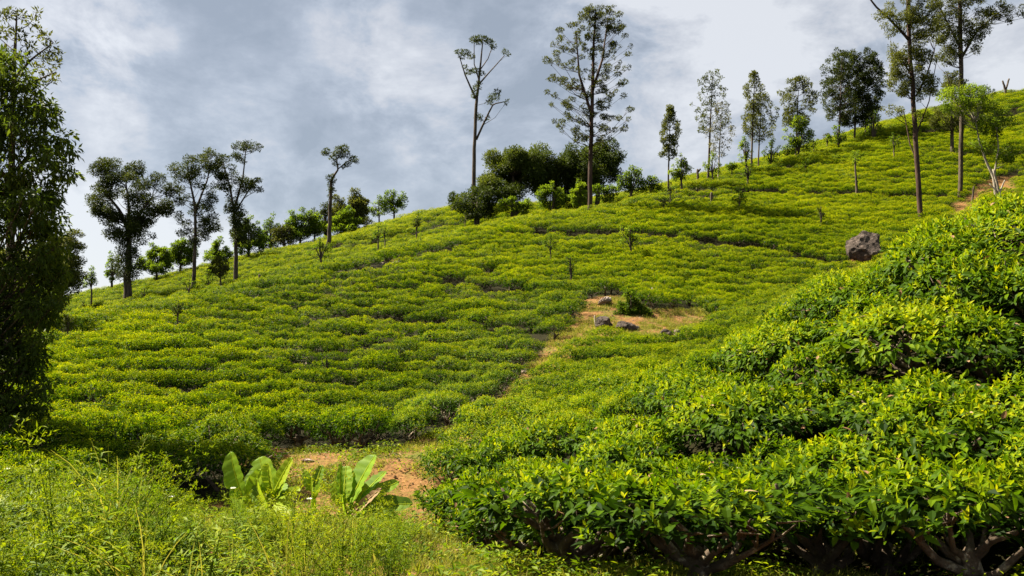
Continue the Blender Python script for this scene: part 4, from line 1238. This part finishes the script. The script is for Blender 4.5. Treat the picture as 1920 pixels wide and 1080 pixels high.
# bare stems and stumps
for lab, dp, pts in (('post like bare stem with a few leaves on top, in mid slope', 54, [[(1607, 382, 2.8), (1606, 345, 2.2), (1603, 300, 1.4)]]),
                     ('short stump in the tea left of the round topped tree', 53, [[(1334, 380, 2.6), (1334, 362, 2.4)]]),
                     ('small knobbed stump on the skyline beside the bright bush', 60, [[(1308, 336, 2.4), (1308, 318, 2)], [(1308, 324, 1.6), (1313, 317, 1.5)]]),
                     ('forked bare stump on the top right skyline', 79, [[(1886, 182, 2.4), (1885, 168, 2.2), (1880, 152, 1.6)], [(1885, 170, 1.8), (1892, 148, 1.6)]]),
                     ('small dark stump on the near crest at left', 37.5, [[(487, 532, 2.6), (486, 516, 2.2)]]),
                     ('pale thin post at the right of the round dark bush', 35, [[(1224, 568, 1.6), (1223, 540, 1.3)]]),
                     ('pale thin post at the left of the bank rocks', 31.5, [[(1117, 628, 1.5), (1115, 592, 1.2)]]),
                     ('thin pale stick in the tea above the middle of the hill', 41, [[(896, 522, 1.5), (896, 496, 1.2)]]),
                     ('thin stick in the tea right of the dark gap', 34, [[(855, 606, 1.4), (854, 590, 1.1)]]),
                     ('short bare stick at the upper footpath', 53, [[(1822, 385, 2), (1826, 350, 1.4)]]),
                     ('pale broken stem cluster at the edge of the upper footpath', 52, [[(1876, 370, 2.6), (1870, 345, 2.2), (1862, 318, 1.6)], [(1874, 360, 1.8), (1884, 338, 1.2)], [(1872, 362, 1.6), (1856, 345, 1)]])):
    leafy = 'few leaves' in lab
    px_tree('bare_stem', lab, 'stump', dp, pts, [(1604, 300, 5, 6), (1606, 290, 5, 5)] if leafy else (), mat='bright_tree', bark='bark_pale' if 'pale' in lab else 'bark', dens=.5)

# --- the big tree on the left edge and its neighbours
D0 = 16.0
cl = []
by_ = [95, 150, 200, 240, 275, 310, 345, 380, 430, 500, 560, 640, 720, 800, 860]
br_ = [30, 80, 105, 135, 145, 142, 138, 125, 118, 140, 125, 95, 105, 75, 60]
for i in range(560):
    yy = rng.uniform(95, 885)
    r_ = np.interp(yy, by_, br_)
    u = rng.uniform(0, 1) ** .7
    xx = -190 + (r_ - 14 + 190) * u
    s = D0 / FPX
    off = rng.normal(0, .62) * (1.0 if xx < r_ - 50 else .5)
    rc = rng.uniform(12, 29)
    cl.append((*at(xx, yy, D0 + off), rc * s, rc * s * .8, float(np.clip(.44 + .18 * (xx > r_ - 50) - .02 * (yy < 300) - .10 * (yy > 560) + rng.normal(0, .12), 0, 1))))
bx = at(-60, 900, D0)
base = np.array((bx[0], D0, h1(bx[0], D0)))
tk = [[(base[0], D0, base[2] - .2, .20), (*at(-55, 700, D0), .16), (*at(-45, 400, D0), .10), (*at(-35, 130, D0), .03)],
      [(*at(-55, 650, D0), .05), (*at(10, 500, D0 + .3), .03), (*at(70, 380, D0 + .5), .01)], [(*at(-50, 480, D0), .05), (*at(20, 330, D0 + .3), .03), (*at(85, 250, D0 + .4), .01)]]
make_tree('big_leafy_tree', 'big dark leafy tree with drooping leaves filling the left edge', 'tree', None, base, tk, cl, (.118, .042), M['big_tree'], M['bark'], dens=.38, droop=.6, lift=0, hi=False)
px_tree('silky_oak_tree', 'airy dark tree rising above the big leafy tree at the top left corner', 'tree', 21,
        [[(20, 560, 8), (22, 300, 6), (26, 130, 4), (32, 20, 1)], [(25, 150, 3), (60, 110, 2), (100, 80, 1)], [(25, 180, 3), (70, 150, 1.8), (105, 135, .8)]],
        [(98, 92, 14, 12), (110, 100, 10, 9), (88, 70, 10, 10), (72, 62, 12, 12), (60, 40, 11, 12), (70, 25, 7, 9), (40, 30, 12, 12), (20, 25, 12, 12), (5, 30, 12, 12), (10, 60, 14, 13), (35, 65, 13, 12), (58, 88, 13, 10), (85, 110, 13, 9),
         (105, 118, 11, 8), (90, 140, 13, 9), (68, 128, 13, 9), (75, 155, 11, 7), (45, 108, 13, 11), (15, 100, 14, 12), (-15, 60, 16, 16), (-20, 110, 16, 14), (100, 150, 9, 7), (45, 150, 13, 9)],
        mat='olive_tree', dens=.50, age=.45, group='tall slender trees on the ridge', leaf=(.11, .045), lift=.4)
px_tree('leafy_tree', 'mid green leafy tree behind the right side of the big left tree', 'tree', 34,
        [[(112, 590, 5), (112, 520, 4), (112, 450, 2)]], (), [(115, 500, 38, 60, 44, 14), (140, 450, 20, 26, 12, 9), (95, 560, 40, 40, 24, 13), (135, 520, 22, 30, 12, 10)], mat='olive_tree', dens=.6, age=.55)

px_tree('leafy_tree', 'broad leafy tree added behind the big left tree to shade the hill', 'tree', 29,
        [[(35, 680, 7), (35, 600, 6), (38, 500, 3)]], (), [(35, 530, 85, 60, 50, 20), (60, 490, 60, 40, 24, 16), (-30, 520, 60, 60, 30, 18)], mat='olive_tree', dens=.6, age=.75)  # added tree, placed so its shadow falls across the left hillside

# ------------------------------------------------------------------ rocks


def rock(label, px, py, wpx, hpx, mat, seed, name='rock', depth=None, sink=.3, cut=.25):
    p = hit(px, py) if depth is None else at(px, py, depth)
    s = p[1] / FPX
    bm = bmesh.new()
    bmesh.ops.create_icosphere(bm, subdivisions=4, radius=1.0)
    r_ = random.Random(seed)
    planes = [(Vector((r_.gauss(0, 1), r_.gauss(0, 1), r_.gauss(.2, .8))).normalized(), r_.uniform(.56, .86)) for _ in range(12)]
    for v in bm.verts:
        c = v.co.copy()
        for n_, d_ in planes:
            e_ = c.dot(n_)
            if e_ > d_:
                c -= n_ * (e_ - d_) * .92
        c *= 1 + .13 * noise.fractal(c * 2.0 + Vector((seed, 0, 0)), .75, 2.1, 6) - .10 * max(0, .12 - abs(noise.noise(c * 1.7 + Vector((0, seed, 0))))) / .12
        v.co = Vector((c.x * wpx * .5 * s * 1.2, c.y * wpx * .48 * s, c.z * hpx * .66 * s))
    me = bpy.data.meshes.new(name); bm.to_mesh(me); bm.free()
    me.materials.append(mat)
    z = h1(p[0], p[1]) + hpx * s * (.5 - sink * .5)
    if depth is not None:
        z = p[2] + hpx * s * (.5 - sink * .5)
    o = obj(name, me, None, (p[0], p[1], z))
    o.rotation_euler = (r_.gauss(0, .15), r_.gauss(0, .15), 0)
    return tag(o, label, 'rock')


rock('large dark brown boulder on the slope at right beside the near tea', 1623, 493, 60, 56, M['rock_brown'], 3, 'boulder', sink=.05)
rock('dark rock at the left below the round bush on the bank', 1132, 616, 34, 26, M['rock_brown'], 5)
rock('flat dark rock under the round bush on the bank', 1176, 620, 38, 18, M['rock_brown'], 8)
rock('pale pinkish rock at the right foot of the bank', 1272, 640, 24, 22, M['rock_pale'], 12)
rock('brownish rock left of the pale pinkish one', 1250, 632, 26, 16, M['rock_brown'], 14)
rock('sandy rock at the top left of the bank', 1135, 572, 26, 14, M['rock_pale'], 17)
rock('pale flat stone among the tea high on the left slope', 744, 497, 18, 8, M['rock_pale'], 19)
rock('small pale stone among the tea left of the flat one', 715, 499, 10, 8, M['rock_pale'], 21)
rock('dark stone in the gap in the tea high on the left slope', 670, 500, 18, 9, M['rock_brown'], 23)
rock('reddish clod of bare earth in the tea at left', 620, 570, 28, 18, M['dirt_clod'], 25, 'earth_clod')
rock('small grey stone in the shade on the clearing', 690, 862, 14, 7, M['rock_pale'], 27)
rock('flat stone on the clearing beside the banana plants', 578, 868, 26, 8, M['rock_pale'], 29)
p0 = hit(513, 864)
pile = thing('brush_pile', 'low brown heap of dead stems and leaves at the left of the clearing', 'brush pile', p0)
g = Geo(); n = 520
u = randdir(n); u[:, 2] = np.abs(u[:, 2]); rr = rng.uniform(.4, 1, n)
leaves(g, u * rr[:, None] * np.array((.33, .28, .24)), randdir(n), u + rng.normal(0, .4, (n, 3)), rng.uniform(.04, .09, n), rng.uniform(.015, .03, n), rng.uniform(0, .75, n), curl=.5)
obj('dead_leaves', g.mesh('dead_leaves', [M['dry_leaf']]), pile)
g = Geo()
for _ in range(46):
    a = rng.normal(0, .15, 3); a[2] = abs(a[2]) * .5; d = randdir(1)[0]; d[2] = abs(d[2]) * .6
    tube(g, [a, a + d * .16 + rng.normal(0, .02, 3), a + d * .33], [.007, .006, .002], 4)
obj('dead_stems', g.mesh('dead_stems', [M['bark']]), pile)
rock('pale stone on the footpath above the clearing', 985, 700, 14, 8, M['rock_pale'], 33)
rock('small pale stone in the tea beside the footpath', 848, 708, 12, 7, M['rock_pale'], 35)

# ------------------------------------------------------------------ banana plants


def banana_leaf(parent, base, tip, width, facing, seed, age=.5, bend=.15, mat='banana', tears=2, fold=.35):
    r_ = np.random.default_rng(seed)
    b, t = np.asarray(base, float), np.asarray(tip, float)
    ln = np.linalg.norm(t - b); d = (t - b) / ln
    f = np.asarray(facing, float); f = f - d * f.dot(d); f /= np.linalg.norm(f)
    sd_ = np.cross(d, f)
    k = 22; s = np.linspace(0, 1, k)
    stalk = .16
    mid = b + d * (s * ln)[:, None] - f * (bend * ln * (s ** 2))[:, None] + f * (bend * ln * s * .6)[:, None]
    w = np.where(s < stalk, .02, np.sin(np.pi * np.clip((s - stalk) / (1 - stalk), 0, 1) ** .80) ** .36) * width * .5
    w[-1] = .004
    g = Geo()
    tr = set(r_.choice(np.arange(8, k - 3), tears, replace=False).tolist()) if tears else set()
    for side in (-1, 1):
        cols = [0, .5, 1.0]
        V, T = [], []
        wave = 1 + .07 * np.sin(s * 23 + side + seed)
        for i in range(k):
            ww = w[i] * wave[i] * (.72 if i in tr and side == (1 if i % 2 else -1) else 1)
            for c in cols:
                V.append(mid[i] + sd_ * side * ww * c + f * ww * (fold * c - .22 * fold * c * c) + f * .006 * math.sin(i * 1.9 + c * 2))
        for i in range(k - 1):
            for c in range(2):
                a0 = i * 3 + c
                T += [(a0, a0 + 1, a0 + 4), (a0, a0 + 4, a0 + 3)]
        g.add(V, T, np.clip(age + .06 * side + .10 * np.repeat(np.sin(s * 41 + seed) + .5 * np.sin(s * 17), 3), 0, 1))
    tube(g, mid + f * .006, .013 * (1.08 - s) + .002, 5, age=1.0)
    o = obj('leaf', g.mesh('banana_leaf', [M[mat]], smooth=True), parent)
    return o


def banana(label, px, py, depth, stem, lv, seed):
    p = at(px, py, depth)
    base = np.array((p[0], depth, h1(p[0], depth)))
    o = thing('banana_plant', label, 'banana plant', base, 'young banana plants by the clearing')
    g = Geo()
    st = [np.array((0, 0, -.05))] + [at(x, y, depth) - base for x, y in stem]
    tube(g, st, np.linspace(.055, .022, len(st)), 8, age=.6)
    obj('pseudostem', g.mesh('banana_stem', [M['banana']], smooth=True), o)
    for j, (x0, y0, x1, y1, w, dy, fx_, ag, mt) in enumerate(lv):
        banana_leaf(o, at(x0, y0, depth) - base, at(x1, y1, depth + dy) - base, 1.5 * w * depth / FPX, (fx_ - .45, -.7, .5), seed + j, ag, mat=mt, bend=.12 if y1 < y0 else .3, tears=3 if w > 28 else 1)
    return o


B = 'banana'
banana('banana plant with a broad upright leaf, left of the banana clump', 452, 990, 12.6, [(455, 960), (458, 930)],
       [(462, 950, 428, 848, 36, .1, -.25, .42, B), (464, 965, 487, 880, 24, -.15, .3, .62, B), (468, 950, 478, 872, 26, .3, -.1, .35, B), (470, 970, 492, 960, 20, -.3, .2, .5, B), (462, 965, 440, 900, 24, .3, -.3, .55, B), (468, 955, 474, 886, 22, .1, -.2, .7, B)], 3)
banana('banana plant with several yellow green leaves in the middle of the clump', 500, 995, 12.4, [(503, 965), (508, 925)],
       [(512, 945, 484, 856, 34, .3, .2, .5, B), (512, 930, 500, 868, 26, -.1, -.2, .8, B), (514, 925, 546, 858, 18, -.1, .2, .88, B), (508, 950, 480, 900, 36, -.3, -.3, .62, B),
        (512, 945, 545, 952, 22, -.35, .3, .75, B), (508, 955, 478, 985, 30, -.35, .1, .8, B), (515, 940, 530, 905, 22, .4, .4, .25, B), (510, 960, 520, 990, 26, -.3, .1, .3, B), (514, 945, 536, 884, 22, .2, -.2, .6, B), (510, 945, 472, 912, 22, .1, .1, .45, B), (516, 950, 562, 912, 18, .2, .2, .55, B)], 20)
banana('small banana sucker between the two larger clumps', 588, 960, 12.9, [(588, 940), (588, 920)],
       [(588, 925, 570, 882, 15, .1, -.3, .4, B), (589, 922, 603, 872, 14, .1, .3, .28, B), (587, 930, 583, 895, 22, -.2, 0, .6, B), (590, 935, 600, 912, 16, -.2, .3, .5, B)], 40)
banana('large banana plant with a tall slanting leaf and a withered one, right of the clump', 655, 1000, 12.3, [(656, 970), (660, 935)],
       [(650, 960, 700, 850, 42, .2, -.35, .40, B), (640, 950, 637, 868, 9, .0, .2, .25, B), (645, 950, 648, 872, 24, .3, .2, .38, B), (662, 955, 772, 942, 24, -.2, .2, .22, B), (664, 950, 748, 900, 20, .3, .3, .28, B),
        (662, 960, 745, 970, 20, -.3, .2, .62, B), (655, 972, 712, 915, 12, -.25, .3, .85, 'dry_leaf'), (656, 970, 690, 1000, 26, -.3, .2, .72, B), (652, 965, 640, 930, 22, -.25, -.2, .55, B), (660, 968, 710, 990, 18, -.4, .2, .35, B), (656, 955, 672, 888, 24, .3, -.2, .5, B), (652, 955, 622, 905, 20, .1, -.3, .6, B), (660, 955, 722, 880, 22, .4, -.1, .3, B)], 60)

# ------------------------------------------------------------------ flowers


def flower(label, px, py, depth, col, size, name, n=6):
    top = at(px, py, depth); base = np.array((top[0], depth, h1(top[0], depth)))
    o = thing(name, label, 'flower', base)
    g = Geo(); hh = top - base
    tube(g, [(0, 0, -.02), hh * .5 + np.array((.02, .01, 0)), hh], [.005, .004, .003], 4, age=.4)
    for f in (.3, .5, .7):
        leaves(g, [hh * f] * 2, rng.normal(0, 1, (2, 3)), np.tile((0, 0, 1.), (2, 1)), .06, .02, .5)
    obj('stem', g.mesh(name + '_stem', [M['weed']]), o)
    g = Geo(); a = np.arange(n) * 6.283 / n
    D = np.c_[np.cos(a), np.sin(a) - .4, np.full(n, .45)]
    leaves(g, np.tile(hh, (n, 1)), D, np.tile((0, -.3, 1.), (n, 1)), size, size * .7, rng.uniform(0, 1, n), hi=True)
    obj('petals', g.mesh(name + '_petals', [col]), o)


for lab, px, py in (('orange flower at the bottom left of the weeds', 426, 1050), ('orange red flower below the large banana plant', 661, 1032),
                    ('small orange flower right of the orange red one', 706, 1035), ('orange flower at the right edge of the weeds', 746, 1053)):
    flower(lab, px, py, 8.0, M['flower_orange'], .022, 'orange_flower')
for lab, px, py in (('white flower head above the weeds at the left of the bananas', 322, 932), ('white flower head at the far left edge of the weeds', 14, 880), ('white flower head in front of the small banana sucker', 580, 936), ('white flower head beside the upright banana leaf', 437, 916)):
    flower(lab, px, py, 10.5, M['flower_white'], .035, 'white_flower', 9)
print('triangles', sum(len(o.data.polygons) for o in sc.objects if o.type == 'MESH'))
